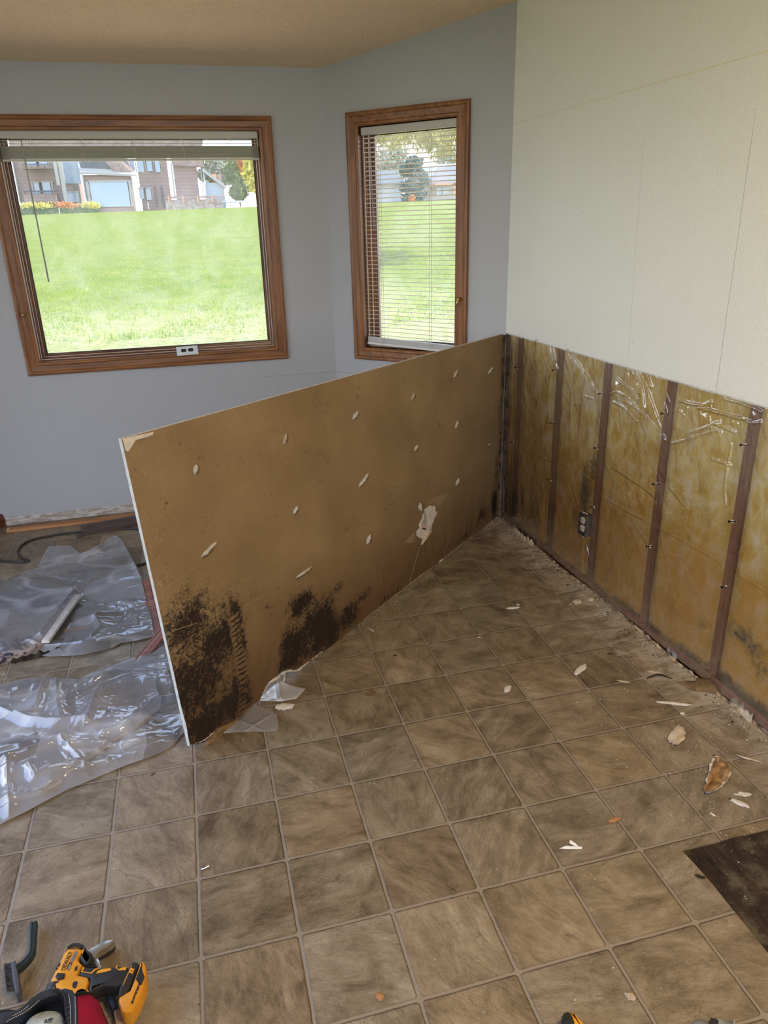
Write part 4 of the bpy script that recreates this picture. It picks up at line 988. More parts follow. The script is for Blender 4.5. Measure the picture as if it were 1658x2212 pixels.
bot_px = [(409, 1613), (413, 1607), (421, 1609), (430, 1606), (440, 1603), (447, 1597), (457, 1584), (470, 1574), (485, 1565), (500, 1558), (512, 1549), (525, 1543), (540, 1532), (552, 1528), (560, 1523), (562, 1507), (568, 1494), (572, 1485), (579, 1473), (590, 1465), (599, 1458), (607, 1450),
          (616, 1446), (628, 1447), (640, 1448), (652, 1437), (667, 1429), (683, 1418), (697, 1408), (699, 1421), (704, 1424), (712, 1415), (725, 1401), (735, 1386), (742, 1375), (752, 1372), (760, 1370), (765, 1375), (780, 1360), (800, 1347), (820, 1333), (842, 1317), (865, 1299), (887, 1281),
          (911, 1256), (935, 1240), (950, 1233), (962, 1216), (989, 1189), (1008, 1176), (1020, 1163), (1036, 1150), (1050, 1140), (1063, 1130), (1070, 1123), (1074, 1108)]
bots = []
for (x, y) in bot_px:
    u, v = invP(x, y); bots.append((u, max(-.026 + .012 * min(1, max(0, u)), v)))
bots[0] = (0.0, bots[0][1]); bots[-1] = (1.0, bots[-1][1])
bu = np.array([b[0] for b in bots]); bv = np.array([b[1] for b in bots]); bu = np.maximum.accumulate(bu)

simple('panel_face_white', (.62, .63, .65), .5)
t = NT('kraft_back'); uv = t.uv(); P = uv; p = t.sep(P)
n1 = t.noise(P, 3.2, 5, .6); n2 = t.noise(P, 300, 3); fib = t.noise(t.vm('MULTIPLY', P, (1, 30, 1)), 6, 4, .6)
c = t.mix(t.ss(n1, .3, .7), (.25, .172, .092), (.335, .236, .130)); c = t.mix(t.ma('MULTIPLY', n2, .25), c, (.16, .105, .055)); c = t.mix(t.ma('MULTIPLY', t.ss(fib, .5, .8), .15), c, (.45, .34, .2))
# brown damp tint, then mould in crackled patches
dm_ = t.attr('damp'); c = t.mix(t.ma('MULTIPLY', dm_, .85), c, (.105, .052, .021))
md = t.attr('mold')
big = t.noise(P, 7, 6, .68, 1.6); fine = t.noise(P, 42, 7, .8, 1.6); cel = t.vor(t.vm('ADD', P, t.vm('SCALE', t.noise(P, 20, 3, col=True), sc=.05)), 26, 'DISTANCE_TO_EDGE')
f = t.ma('ADD', md, t.ma('ADD', t.ma('MULTIPLY', t.ma('SUBTRACT', big, .5), 1.1), t.ma('MULTIPLY', t.ma('SUBTRACT', fine, .5), 2.4)))
f = t.ma('SUBTRACT', f, t.ma('MULTIPLY', t.ss(cel, .01, .06, 1, 0), .12))
mk = t.ss(f, .31, .56)
vn_ = t.ma('MULTIPLY', t.ss(t.ma('ABSOLUTE', t.ma('SUBTRACT', t.noise(P, 9, 7, .7, 2.4), .5)), .0, .022, 1, 0), t.ss(md, .10, .34))
sl_ = t.ma('MULTIPLY', t.ss(t.ma('SINE', t.ma('ADD', t.ma('MULTIPLY', p[1], 330), t.ma('MULTIPLY', t.noise(P, 22, 3), 9))), .1, .7), t.attr('slash'))
mk = t.ma('MAXIMUM', mk, t.ma('MAXIMUM', t.ma('MULTIPLY', vn_, .8), sl_), clamp=True)
halo = t.ss(f, .12, .50)
c = t.mix(t.ma('MULTIPLY', halo, .55), c, (.11, .07, .04))
c = t.mix(t.ma('MULTIPLY', mk, .97), c, t.mix(n2, (.012, .009, .008), (.03, .022, .018)))
# white scuffs of plaster dust near the end and top edges
sc_ = t.ss(t.ma('ADD', t.attr('scuff'), t.ma('MULTIPLY', t.ma('SUBTRACT', t.noise(t.vm('MULTIPLY', P, (9, 4, 1)), 5, 6, .75, .8), .5), 1.5)), .55, .95)
c = t.mix(t.ma('MULTIPLY', sc_, .45), c, (.60, .56, .52))
dots = t.ss(t.vor(P, 9, 'F1'), .012, .022, 1, 0); c = t.mix(dots, c, (.03, .02, .012))
wd_ = t.ss(t.vor(t.vm('ADD', P, (5, 5, 0)), 14, 'F1'), .008, .016, 1, 0); c = t.mix(t.ma('MULTIPLY', wd_, .5), c, (.6, .55, .45))
M['kraft'] = t.done(t.bsdf(c, t.ma('SUBTRACT', .78, t.ma('MULTIPLY', mk, .2)), 0, .25, t.bump(t.ma('ADD', t.ma('MULTIPLY', n2, .12), t.ma('MULTIPLY', t.noise(P, 5, 4, .6, 1), t.ma('ADD', .15, t.ma('MULTIPLY', t.attr('mold'), 1.2)))), .003)))
panel = empty('leaning_drywall', Vector(PS(.5, 0))); tag(panel, 'large cut drywall panel standing on edge, brown mouldy back toward viewer', 'drywall panel')
nu, nv = 420, 190
U = np.linspace(0, 1, nu); vb = np.interp(U, bu, bv); vb = vb + (.003 * (vn(U * 160, U * 0, 3) - .5) + .004 * (vn(U * 60, U * 0, 9) - .5)) * (U > .001)
vb = np.maximum(vb, -.027 + .012 * U)
Ug, Tg = np.meshgrid(U, np.linspace(0, 1, nv)); Vg = vb[None, :] + (1 - vb[None, :]) * Tg
b3 = lambda U_, V_: (((1 - V_) * (1 - U_))[..., None] * PB0 + ((1 - V_) * U_)[..., None] * PB1 + (V_ * (1 - U_))[..., None] * PT0 + (V_ * U_)[..., None] * PT1)
G_ = b3(Ug, Vg)
sx_ = Ug * PL; zx_ = Vg * PH
lowm = np.clip((.34 - Vg) / .3, 0, 1)
wr = .004 * ridge(sx_ * 6, zx_ * 6, 61, 3) * lowm + .0025 * ridge(sx_ * 18, zx_ * 9, 62, 3) * lowm
wr = wr + .001 * (fb(sx_ * 2, zx_ * 2, 64) - .47)
def pe(px, py): u, v = invP(px, py); return u * PL, v * PH
md_ = np.zeros_like(Ug)
for (px, py, r1, r2, st) in [(420, 1480, .16, .13, .74), (400, 1350, .11, .09, .68), (470, 1390, .14, .12, .66), (440, 1560, .13, .08, .80), (500, 1520, .09, .07, .74), (515, 1370, .035, .14, .85), (520, 1490, .05, .08, .9), (560, 1330, .08, .05, .42), (400, 1290, .06, .05, .35),
        (650, 1305, .08, .05, .80), (690, 1340, .13, .085, .84), (640, 1390, .12, .09, .78), (700, 1370, .12, .07, .82), (620, 1430, .08, .05, .85), (750, 1330, .10, .06, .66), (780, 1290, .08, .03, .50), (730, 1270, .04, .03, .4), (840, 1290, .10, .03, .42),
        (1066, 1085, .04, .10, .85), (1072, 1020, .03, .12, .45), (1040, 1110, .07, .04, .55), (1000, 1160, .10, .02, .4), (930, 1230, .1, .02, .35), (1077, 900, .02, .10, .3)]:
    cs, cz = pe(px, py); g = st * np.exp(-(np.abs((sx_ - cs) / r1) ** 2.4 + np.abs((zx_ - cz) / r2) ** 2.4)); md_ = np.maximum(md_, g)
# clean pale patches inside the mould
for (px, py, r1, r2, st) in [(570, 1420, .055, .11, .9), (560, 1350, .05, .05, .5), (735, 1300, .05, .04, .4)]:
    cs, cz = pe(px, py); md_ = md_ - st * np.exp(-(((sx_ - cs) / r1) ** 2 + ((zx_ - cz) / r2) ** 2))
damp = np.clip(1 - (zx_ - .02) / (.36 + .10 * (fb(sx_ * 3, zx_ * 0, 71) - .4)), 0, 1) ** .8 * (1 - .15 * Ug)
scf = np.maximum(.55 * np.exp(-((sx_ - .03) / .09) ** 2) * (Vg > .28), .50 * np.exp(-((1 - Vg) / .07) ** 2) * (Ug < .6))
slash = np.zeros_like(Ug); q_ = [pe(505, 1340), pe(522, 1440), pe(520, 1550)]
for a_, b_ in zip(q_, q_[1:]): slash = np.maximum(slash, np.exp(-(segdist(sx_, zx_, a_, b_)[0] / .022) ** 4))
md_ = md_ - .5 * slash
me_att = {'mold': md_, 'damp': damp, 'scuff': scf, 'slash': slash}
front = G_ + (wr[..., None] + .0) * pn
back = G_ - .0125 * pn
# front paper
o = npgrid('paper_backing', front, nu, nv, M['kraft'], None, me_att); put(o, panel)
uvl = o.data.uv_layers.new(name='UVMap'); li = np.empty(len(o.data.loops), np.int32); o.data.loops.foreach_get('vertex_index', li)
uvs = np.stack([sx_.ravel()[li], zx_.ravel()[li]], 1).astype(np.float32); uvl.data.foreach_set('uv', uvs.ravel())
o2 = npgrid('painted_face', back[::4, ::4], nu // 4, (nv + 3) // 4, M['panel_face_white']); put(o2, panel)
# gypsum core round the rim
def rimstrip(fr, bk, seed):
    n = len(fr); bmx = bmesh.new(); rows = []
    for i in range(n):
        row = []
        for k in range(5):
            f_ = k / 4; p = fr[i] * (1 - f_) + bk[i] * f_; q = Vector(p)
            j = .0012 * noise.noise(Vector((i * .35, k * 1.3, seed))); row.append(bmx.verts.new(q + Vector((j, j, j)) * (1 if 0 < k < 4 else .3)))
        rows.append(row)
    for a, b in zip(rows, rows[1:]):
        for k in range(4): bmx.faces.new((a[k], a[k + 1], b[k + 1], b[k]))
    return bmx
core = bmesh.new()
for fr, bk, sd_ in ((front[-1], back[-1], 1), (front[0], back[0], 2), (front[:, 0], back[:, 0], 3), (front[:, -1], back[:, -1], 4)):
    b_ = rimstrip(fr, bk, sd_); tmp = bpy.data.meshes.new('t'); b_.to_mesh(tmp); b_.free(); core.from_mesh(tmp); bpy.data.meshes.remove(tmp)
put(obj('gypsum_core', core, M['gypsum_edge'], None, 'raw'), panel)
# exposed core along top left corner, ragged patches of lost paper
def patch(name, pts_px, mat, parent, lift=.0012, n=1, thick=.0022, jag=.0, cup=0.0, label=None):
    pts = []
    for (x, y) in pts_px: u, v = invP(x, y); pts.append(Vector(PS(u, v)) + PN * .0016)
    if jag:
        q = []
        for i, a in enumerate(pts):
            b = pts[(i + 1) % len(pts)]
            for k in range(3):
                f_ = k / 3; q.append(a.lerp(b, f_) + Vector((random.uniform(-jag, jag), random.uniform(-jag, jag), random.uniform(-jag, jag))) * (1 if k else .4))
        pts = q
    bmx = bmesh.new(); c = sum(pts, Vector()) / len(pts); hi = [bmx.verts.new(p + PN * thick) for p in pts]; lo = [bmx.verts.new(p - PN * .004) for p in pts]; mid = [bmx.verts.new(p.lerp(c, .35) + PN * (thick + lift * random.uniform(.5, 1.5))) for p in pts]; cv = bmx.verts.new(c + PN * (thick + lift - cup))
    m_ = len(pts)
    for i in range(m_):
        j = (i + 1) % m_; bmx.faces.new((lo[i], lo[j], hi[j], hi[i])); bmx.faces.new((hi[i], hi[j], mid[j], mid[i])); bmx.faces.new((mid[i], mid[j], cv))
    o = obj(name, bmx, mat, None, True, 30); put(o, parent)
    if label: o['label'] = label
    return o
patch('torn_edge', [(264, 948), (272, 946), (330, 933), (329, 938), (318, 944), (300, 946), (285, 945), (276, 952), (272, 958), (275, 975), (270, 972)], M['gypsum'], panel, jag=.001)
# screw tears
TE_ = [(983, 807, 22, 62, 7), (890, 857, 22, 65, 7), (766, 897, 26, 55, 9), (1058, 800, 22, 55, 6), (985, 917, 20, 70, 7), (897, 968, 20, 65, 8), (614, 949, 30, 78, 9), (421, 1014, 26, 80, 11), (1057, 960, 10, 40, 5), (784, 1037, 44, 55, 8), (987, 1041, 20, 70, 9), (637, 1102, 24, 62, 9), (450, 1187, 56, 45, 11), (795, 1165, 26, 72, 10), (655, 1236, 52, 36, 6), (907, 1095, 22, 95, 12)]
TE = [(x_, y_, l__ * .82, an_, wd_ * .62) for x_, y_, l__, an_, wd_ in TE_]
for (x, y, L_, an, wd) in TE:
    a = math.radians(an); dx, dy = math.cos(a), -math.sin(a); px_, py_ = -dy, dx; pts = []
    N2 = 12
    for k in range(N2):
        th = 2 * math.pi * k / N2; l_ = .5 * L_ * math.cos(th); w_ = .5 * wd * math.sin(th) * random.uniform(.6, 1.2) * (1 - .5 * abs(math.cos(th)) ** 3)
        pts.append((x + dx * l_ + px_ * w_, y + dy * l_ + py_ * w_))
    o = patch('screw_tear', pts, M['gypsum_dirty'] if random.random() < .4 else M['gypsum_edge'], panel, lift=.004, thick=.0014, jag=.0014)
    cr = [(x - dx * L_ * .32 + px_ * 1, y - dy * L_ * .32 + py_ * 1), (x - dx * L_ * .1 + px_ * 2.0, y - dy * L_ * .1 + py_ * 2.0), (x + dx * L_ * .25 + px_ * 1, y + dy * L_ * .25 + py_ * 1), (x, y)]
    bm = bmesh.new(); pp = []
    for q in cr[:3]: u, v = invP(*q); pp.append(Vector(PS(u, v)) + PN * .0058)
    tube(bm, pp, [.0004, .0016, .0003], 5); c_ = obj('crack', bm, M['slot_dark']); put(c_, panel)
    # little lifted flap of paper
    bm = bmesh.new(); e1 = []; e2 = []
    for k in range(6):
        f_ = k / 5; q = (x - dx * L_ * (.5 - f_) * .9 + px_ * wd * .42, y - dy * L_ * (.5 - f_) * .9 + py_ * wd * .42); u, v = invP(*q); b0 = Vector(PS(u, v)) + PN * .002
        q = (q[0] + px_ * wd * .30, q[1] + py_ * wd * .30); u, v = invP(*q); b1_ = Vector(PS(u, v)) + PN * (.003 + .007 * math.sin(math.pi * f_))
        e1.append(bm.verts.new(b0)); e2.append(bm.verts.new(b1_))
    for k in range(5): bm.faces.new((e1[k], e1[k + 1], e2[k + 1], e2[k]))
    put(obj('paper_flap', bm, M['brown_paper']), panel)
# thin diagonal scratch lines left by the paper tearing
simple('crease_pale', (.40, .29, .17), .8)
bm = bmesh.new()
for seg in ([(432, 1215), (400, 1240), (357, 1268)], [(640, 1252), (600, 1275), (560, 1290), (520, 1312)], [(575, 1230), (530, 1252), (500, 1266)], [(425, 1345), (380, 1360), (357, 1373)], [(905, 1180), (895, 1215), (880, 1270)]):
    pp = []
    for q in seg: u, v = invP(*q); pp.append(Vector(PS(u, v)) + PN * .0028)
    tube(bm, smooth_path(pp, 4), .0009, 5)
put(obj('crease', bm, M['crease_pale'], None, True), panel)
# hole of the outlet
oh = patch('outlet_cutout', [(915, 1100), (922, 1096), (927, 1092), (932, 1093), (934, 1096), (936, 1092), (939, 1096), (938, 1103), (942, 1105), (941, 1112), (936, 1119), (935, 1126), (931, 1133), (930, 1142), (927, 1148), (924, 1153), (918, 1160), (912, 1175), (909, 1176), (911, 1163), (905, 1162), (898, 1157), (899, 1146), (905, 1141), (904, 1133), (908, 1124), (912, 1117), (912, 1110), (917, 1108)], M['gypsum'], panel, lift=.001, jag=.0006, label='torn white hole where the outlet cover was')
bm = bmesh.new(); pp = [invP(*q) for q in [(912, 1110), (919, 1108), (919, 1131), (918, 1145), (909, 1142), (909, 1130), (914, 1120)]]
bm.faces.new([bm.verts.new(Vector(PS(*q)) + PN * .0052) for q in pp]); f1 = obj('cutout_recess', bm, simple('recess_grey', (.40, .36, .36), .8)); put(f1, panel)
bm = bmesh.new(); bm.faces.new([bm.verts.new(Vector(PS(*invP(*q))) + PN * .0056) for q in [(909, 1130), (919, 1132), (919, 1141), (909, 1139)]]); put(obj('cutout_paper', bm, simple('pink_paper', (.58, .42, .37), .8)), panel)
bm = bmesh.new(); bm.faces.new([bm.verts.new(Vector(PS(*invP(*q))) + PN * .0060) for q in [(909, 1139.5), (917, 1141.5), (917, 1144), (910, 1142.5)]]); put(obj('slot', bm, M['slot_dark']), panel)
patch('paper_flap', [(926, 1142), (932, 1144), (921, 1160), (912, 1170), (907, 1177), (910, 1166), (918, 1152)], M['gypsum_dirty'], panel, lift=.006, thick=.004)
simple('kraft_pale', (.30, .215, .125), .8)
patch('scraped_paper', [(940, 1085), (928, 1088), (920, 1090), (933, 1077), (952, 1070), (968, 1066), (958, 1082), (945, 1096)], M['kraft_pale'], panel, lift=0, thick=-.0001)
patch('scraped_paper', [(896, 1146), (884, 1158), (874, 1172), (890, 1172), (903, 1166), (899, 1156)], M['kraft_pale'], panel, lift=0, thick=-.0001)
# torn bottom rim: exposed core lumps and curled paper
def PF(x, y, dn=.003): u, v = invP(x, y); v = max(v, -.018); return Vector(PS(u, v)) + PN * dn
def rim_lump(px, mat, r, nm='torn_edge'):
    bm = bmesh.new(); P_ = smooth_path([PF(*q) for q in px], 6); n = len(P_)
    tube(bm, P_, [r * (.35 + .9 * abs(noise.noise(Vector((i * .9, r * 99, 1))))) * (math.sin(math.pi * (i + .5) / n) ** .4) for i in range(n)], 7)
    for v in bm.verts: v.co += Vector(noise.noise_vector(v.co * 110)) * r * .35
    put(obj(nm, bm, mat, None, True), panel)
rim_lump([(566, 1500), (575, 1482), (590, 1468), (606, 1456), (622, 1449), (640, 1449), (660, 1436), (685, 1420), (697, 1411)], M['gypsum_edge'], .0055)
rim_lump([(578, 1476), (592, 1467), (604, 1462)], M['gypsum'], .010)
rim_lump([(612, 1452), (613, 1462), (612, 1472), (609, 1476)], M['gypsum_dirty'], .006)
rim_lump([(784, 1357), (820, 1333), (850, 1311), (884, 1284), (905, 1262), (930, 1243), (948, 1235)], M['kraft_pale'], .006)
rim_lump([(946, 1232), (952, 1225), (953, 1233), (948, 1238)], M['gypsum_dirty'], .010)
rim_lump([(952, 1228), (965, 1213), (990, 1188), (1010, 1174), (1022, 1171)], M['kraft_pale'], .007)
rim_lump([(420, 1606), (440, 1598), (455, 1585), (470, 1574)], M['gypsum_edge'], .0028)
patch('paper_flap', [(443, 1608), (450, 1592), (468, 1572), (490, 1562), (512, 1550), (500, 1571), (492, 1583), (478, 1592), (462, 1596), (452, 1604)], M['brown_paper'], panel, lift=.006, thick=.008)
patch('paper_flap', [(698, 1425), (703, 1412), (718, 1392), (735, 1378), (742, 1378), (728, 1402), (712, 1416)], M['brown_paper'], panel, lift=.004, thick=.005)
#==PART4==
# ================================================================== THINGS ON THE FLOOR, LEFT
def board(name, pts_px, h, mat, label, cat, z0=.0005, group=None, bev=.001):
    pts = [F(*q, z0 + h) for q in pts_px]; o = prism(name, [(p.x, p.y) for p in pts], z0, z0 + h, mat, None, bev)
    if label: tag(o, label, cat, group)
    return o
def strip(name, a, b, wdt, hgt, mat, parent=None, prof=None, z0=.0008, tilt=0.0):
    """moulding strip lying on the floor from a to b; prof across (0..1, 0..1)"""
    a, b = Vector((a[0], a[1], z0)), Vector((b[0], b[1], z0)); d = (b - a).normalized(); s_ = Vector((-d.y, d.x, 0))
    prof = prof or [(0, 0), (0, .8), (.06, 1), (.94, 1), (1, .8), (1, 0)]
    bmx = bmesh.new(); R_ = []
    for p in (a, b): R_.append([bmx.verts.new(p + s_ * (u - .5) * wdt + Vector((0, 0, v * hgt + tilt * u))) for u, v in prof])
    n = len(prof)
    for i in range(n): bmx.faces.new((R_[0][i], R_[0][(i + 1) % n], R_[1][(i + 1) % n], R_[1][i]))
    bmx.faces.new(R_[0][::-1]); bmx.faces.new(R_[1])
    return obj(name, bmx, mat, parent)
MOULD = [(0, 0), (0, .55), (.05, .7), (.12, .7), (.15, .55), (.2, .55), (.24, .8), (.6, .85), (.64, .7), (.68, .95), (.86, 1), (.95, .9), (1, .5), (1, 0)]
# orange strip of wood lying along the window wall
a, b = F(14, 1147, .008), F(330, 1111, .008)
o = strip('wood_strip', (a.x, a.y + .012), (b.x, b.y + .02), .048, .014, M['raw_orange_x'], None, [(0, 0), (0, 1), (.9, 1), (1, .7), (1, 0)]); tag(o, 'orange bare wood strip lying along the foot of the window wall', 'wood strip')
b_ = board('plaster_flake', [(16, 1141), (20, 1139), (19, 1143), (15, 1144)], .002, M['gypsum'], 'pale flake lying on left end of the orange wood strip', 'plaster flake', z0=.0155)
# brown metal channel
a, b = F(176, 1146, .02), F(330, 1124, .02)
o = strip('metal_channel', (a.x, a.y), (b.x, b.y + .05), .085, .040, M['channel_brown'], None, [(0, 0), (0, .55), (.10, .62), (.12, .50), (.16, .50), (.18, .68), (.55, .95), (.62, 1), (.62, .92), (.70, .96), (1, .9), (1, .84), (.7, .9), (.6, .8), (.2, .5), (.05, .05)]); tag(o, 'grey brown metal trim channel lying by the wall under the black cable', 'metal channel')
o = board('floor_scrap', [(163, 1156), (178, 1150), (184, 1157), (166, 1162)], .004, M['channel_brown'], 'small brown scrap at left end of the metal channel', 'scrap')
# black cable
bm = bmesh.new()
pp = [F(x, y, .006) for x, y in [(-60, 1195), (-10, 1209), (30, 1214), (62, 1212), (48, 1206), (40, 1196), (41, 1185), (55, 1172), (85, 1162), (130, 1154), (180, 1148), (225, 1143), (270, 1141), (330, 1146)]]
tube(bm, smooth_path(pp, 8), .0062, 8); cb = obj('black_cable', bm, M['cable_black'], None, True); tag(cb, 'black cable looping over the floor beside the metal channel', 'cable')
bm = bmesh.new()
pp = [F(x, y, .006) for x, y in [(150, 1236), (220, 1228), (280, 1224), (320, 1215), (345, 1205)]]
tube(bm, smooth_path(pp, 8), .0062, 8); cb = obj('black_cable', bm, M['cable_black'], None, True); tag(cb, 'second run of black cable passing under the upper plastic sheet', 'cable')
# red brown baseboard offcuts by the panel
for pts, lb in (([(317, 1252), (345, 1372)], 'reddish baseboard offcut standing out from under upper plastic sheet beside panel'), ([(368, 1352), (306, 1428)], 'slanting reddish baseboard offcut between the two plastic sheets')):
    a, b = F(*pts[0], .01), F(*pts[1], .01); o = strip('baseboard_offcut', a, b, .070 if pts[0][0] == 317 else .05, .013, M['red_trim_x'], None, MOULD, z0=.001 if pts[0][0] == 317 else .0155); tag(o, lb, 'wood trim')
# board with mould under the upper sheet
t = NT('mold_board'); P = t.obj(); n = t.noise(P, 16, 6, .7, 1.2); p = t.sep(P)
md = t.ss(t.ma('ADD', n, t.ma('MULTIPLY', t.ss(t.noise(P, 3, 2), .4, .6), .14)), .52, .62)
M['mold_board'] = t.done(t.bsdf(t.mix(md, (.36, .29, .25), (.045, .04, .06)), .85, 0, .2, t.bump(n, .001)))
bd = board('drywall_offcut', [(-90, 1300), (60, 1262), (166, 1284), (150, 1312), (112, 1368), (90, 1392), (52, 1412), (-90, 1446)], .026, M['mold_board'], 'mouldy drywall offcut lying under the upper plastic sheet', 'drywall offcut')
o = ragged('rotten_edge', [F(-60, 1440, 0), F(0, 1432, 0), (F(60, 1424, 0)), F(110, 1412, 0), F(140, 1402, 0)], .020, .024, M['dark_rot'], 11, 'black rotten crumbling piece at lower edge of the mouldy offcut', 'rotten board')
a, b = F(98, 1388, .03), F(168, 1288, .03); o = strip('plaster_strip', a, b, .030, .012, M['gypsum'], None, z0=.0275); tag(o, 'narrow white plaster strip lying on mouldy offcut under the upper sheet', 'plaster strip')
a, b = F(138, 1362, .012), F(196, 1352, .012); o = strip('wood_offcut', a, b, .018, .010, M['chip_wood'], None); tag(o, 'small brown wood offcut under middle of the upper plastic sheet', 'wood offcut')
bd2 = board('drywall_offcut', [(-80, 1590), (30, 1560), (160, 1520), (330, 1480), (350, 1530), (200, 1640), (90, 1720), (20, 1738), (-80, 1760)], .013, simple('taupe_board', (.30, .24, .20), .85, 0, .2, 6, .15), 'large flat taupe drywall offcut under the lower plastic sheet', 'drywall offcut')
# crumpled clear sheets
def curve_px(pts, n):
    P_ = [F(x, y) for x, y in pts]; L = [0]
    for a, b in zip(P_, P_[1:]): L.append(L[-1] + (b - a).length)
    L = np.array(L) / L[-1]; t_ = np.linspace(0, 1, n); return np.stack([np.interp(t_, L, [p[k] for p in P_]) for k in range(2)], 1)
def sheet(name, top, bot, nu, nv, seed, base, folds, label, amp=1.0, milk=.22, tall=()):
    A, B = curve_px(top, nu), curve_px(bot, nu); V_ = np.linspace(0, 1, nv)[:, None, None]
    XY = A[None] * (1 - V_) + B[None] * V_; X, Y = XY[..., 0], XY[..., 1]
    def tri(a): return np.abs(2 * (a - np.floor(a)) - 1)
    wx, wy = X + .05 * fb(X * 5, Y * 5, seed + 1), Y + .05 * fb(X * 5, Y * 5, seed + 2)
    h = .022 * tri(1.6 * fb(wx * 2.4, wy * 3.4, seed, 2)) + .006 * tri(2.0 * fb(wx * 6 + 3, wy * 7, seed + 5, 2)) + .0034 * ridge(wx * 9, wy * 13, seed + 8, 6) * (.3 + vn(X * 4, Y * 4, seed + 40)) + .0022 * ridge(wx * 22, wy * 27, seed + 18, 5) * np.clip(vn(X * 5, Y * 5, seed + 41) * 3 - 1, 0, 1)
    h = h * amp * (.35 + .9 * vn(X * 3, Y * 3, seed + 12))
    for pts, hh, ww in folds:
        q = [F(*p) for p in pts]; best = np.full_like(X, 9.)
        for a, b in zip(q, q[1:]): d, t_ = segdist(X, Y, (a.x, a.y), (b.x, b.y)); best = np.minimum(best, d)
        best = np.maximum(0, best + .004 * (vn(X * 30, Y * 30, seed + 20) - .5)); h = h + hh * np.exp(-(best / ww) ** 1.2)
    ev = np.clip(np.minimum(V_[..., 0], 1 - V_[..., 0]) * 14, 0, 1); uu = np.linspace(0, 1, nu)[None]; eu = np.clip((1 - uu) * 16, 0, 1)
    h = h * (.25 + .75 * ev * eu)
    base_ = np.full_like(X, .004)
    for (poly, bz) in base:
        P_ = [F(*p) for p in poly]; ins = np.zeros_like(X, bool); n = len(P_); j = n - 1
        for i in range(n):
            xi, yi, xj, yj = P_[i].x, P_[i].y, P_[j].x, P_[j].y
            ins ^= ((yi > Y) != (yj > Y)) & (X < (xj - xi) * (Y - yi) / (yj - yi + 1e-12) + xi); j = i
        bb = ins * 1.0
        for _ in range(22): bb[1:-1, 1:-1] = np.maximum(bb[1:-1, 1:-1], (bb[:-2, 1:-1] + bb[2:, 1:-1] + bb[1:-1, :-2] + bb[1:-1, 2:]) / 4)
        base_ = np.maximum(base_, .004 + bz * bb)
    Z = base_ + h
    # slight shift so fold crests lean and overlap
    sh = .6 * h
    co = np.stack([X + sh * .5, Y - sh * .4, Z], 2)
    mk = milk * (.35 + 1.2 * (vn(wx * 3.6 + 4, wy * 4.4, seed + 30) > .5) * .6 + .5 * vn(X * 9, Y * 9, seed + 31)) + .5 * np.clip(ridge(wx * 3.5, wy * 4.6, seed + 33, 9) - .3, 0, 1)
    o = npgrid(name, co[::-1], nu, nv, M['film_floor'], None, {'milk': mk[::-1]})
    tag(o, label, 'plastic sheet'); return o
S1 = [(-120, 1290), (0, 1263), (40, 1243), (110, 1221), (190, 1191), (228, 1172), (238, 1160), (250, 1158), (262, 1166), (275, 1188), (292, 1222), (308, 1254)]
S1b = [(-120, 1440), (0, 1424), (60, 1418), (110, 1422), (180, 1419), (240, 1405), (262, 1392), (300, 1386), (334, 1378), (330, 1352), (320, 1328), (312, 1280)]
sheet('plastic_sheet', S1, S1b, 420, 260, 101, [([(-90, 1300), (60, 1262), (166, 1284), (150, 1312), (112, 1368), (90, 1392), (52, 1412), (-90, 1446)], .028)],
      [([(90, 1388), (168, 1288)], .030, .016), ([(150, 1360), (200, 1340), (215, 1362), (196, 1385)], .02, .010), ([(60, 1402), (130, 1399), (200, 1398)], .014, .008), ([(235, 1165), (215, 1195), (175, 1205)], .02, .012), ([(262, 1175), (300, 1250)], .012, .008), ([(210, 1335), (275, 1330), (295, 1355)], .014, .008), ([(70, 1240), (190, 1262), (200, 1255)], .012, .008)],
      'upper crumpled clear plastic sheet lying over the mouldy offcut', 1.0, .26)
S2 = [(-120, 1500), (0, 1481), (50, 1469), (110, 1465), (170, 1471), (200, 1455), (240, 1441), (300, 1419), (352, 1392), (372, 1382)]
S2b = [(-120, 1840), (-2, 1786), (60, 1756), (140, 1712), (215, 1680), (280, 1654), (330, 1636), (368, 1618), (385, 1600), (399, 1582)]
sheet('plastic_sheet', S2, S2b, 460, 330, 207, [([(-80, 1590), (30, 1560), (160, 1520), (330, 1480), (350, 1530), (200, 1640), (90, 1720), (20, 1738), (-80, 1760)], .015)],
      [([(0, 1545), (60, 1572), (120, 1580), (185, 1572), (205, 1520), (225, 1498), (300, 1490), (380, 1488)], .034, .020), ([(100, 1470), (85, 1500), (70, 1545)], .028, .014), ([(120, 1475), (118, 1520), (130, 1570)], .022, .012), ([(10, 1655), (60, 1640), (140, 1610)], .02, .012), ([(15, 1660), (20, 1770)], .018, .012), ([(60, 1668), (75, 1695), (105, 1680), (230, 1650)], .016, .008), ([(130, 1615), (180, 1665)], .016, .008), ([(300, 1440), (355, 1425)], .02, .010), ([(200, 1480), (290, 1445), (370, 1400)], .022, .014), ([(220, 1600), (280, 1580), (330, 1530), (390, 1510)], .022, .012), ([(150, 1625), (250, 1615), (330, 1600)], .015, .008)],
      'lower crumpled clear plastic sheet whose tip reaches the left panel edge', 1.05, .28)
sheet('plastic_scrap', [(82, 1226), (100, 1190), (108, 1181), (150, 1180), (158, 1184)], [(90, 1230), (120, 1222), (150, 1210), (165, 1203), (172, 1196)], 60, 40, 310, [], [], 'little clear plastic flap poking out behind the upper sheet', .35, .16)
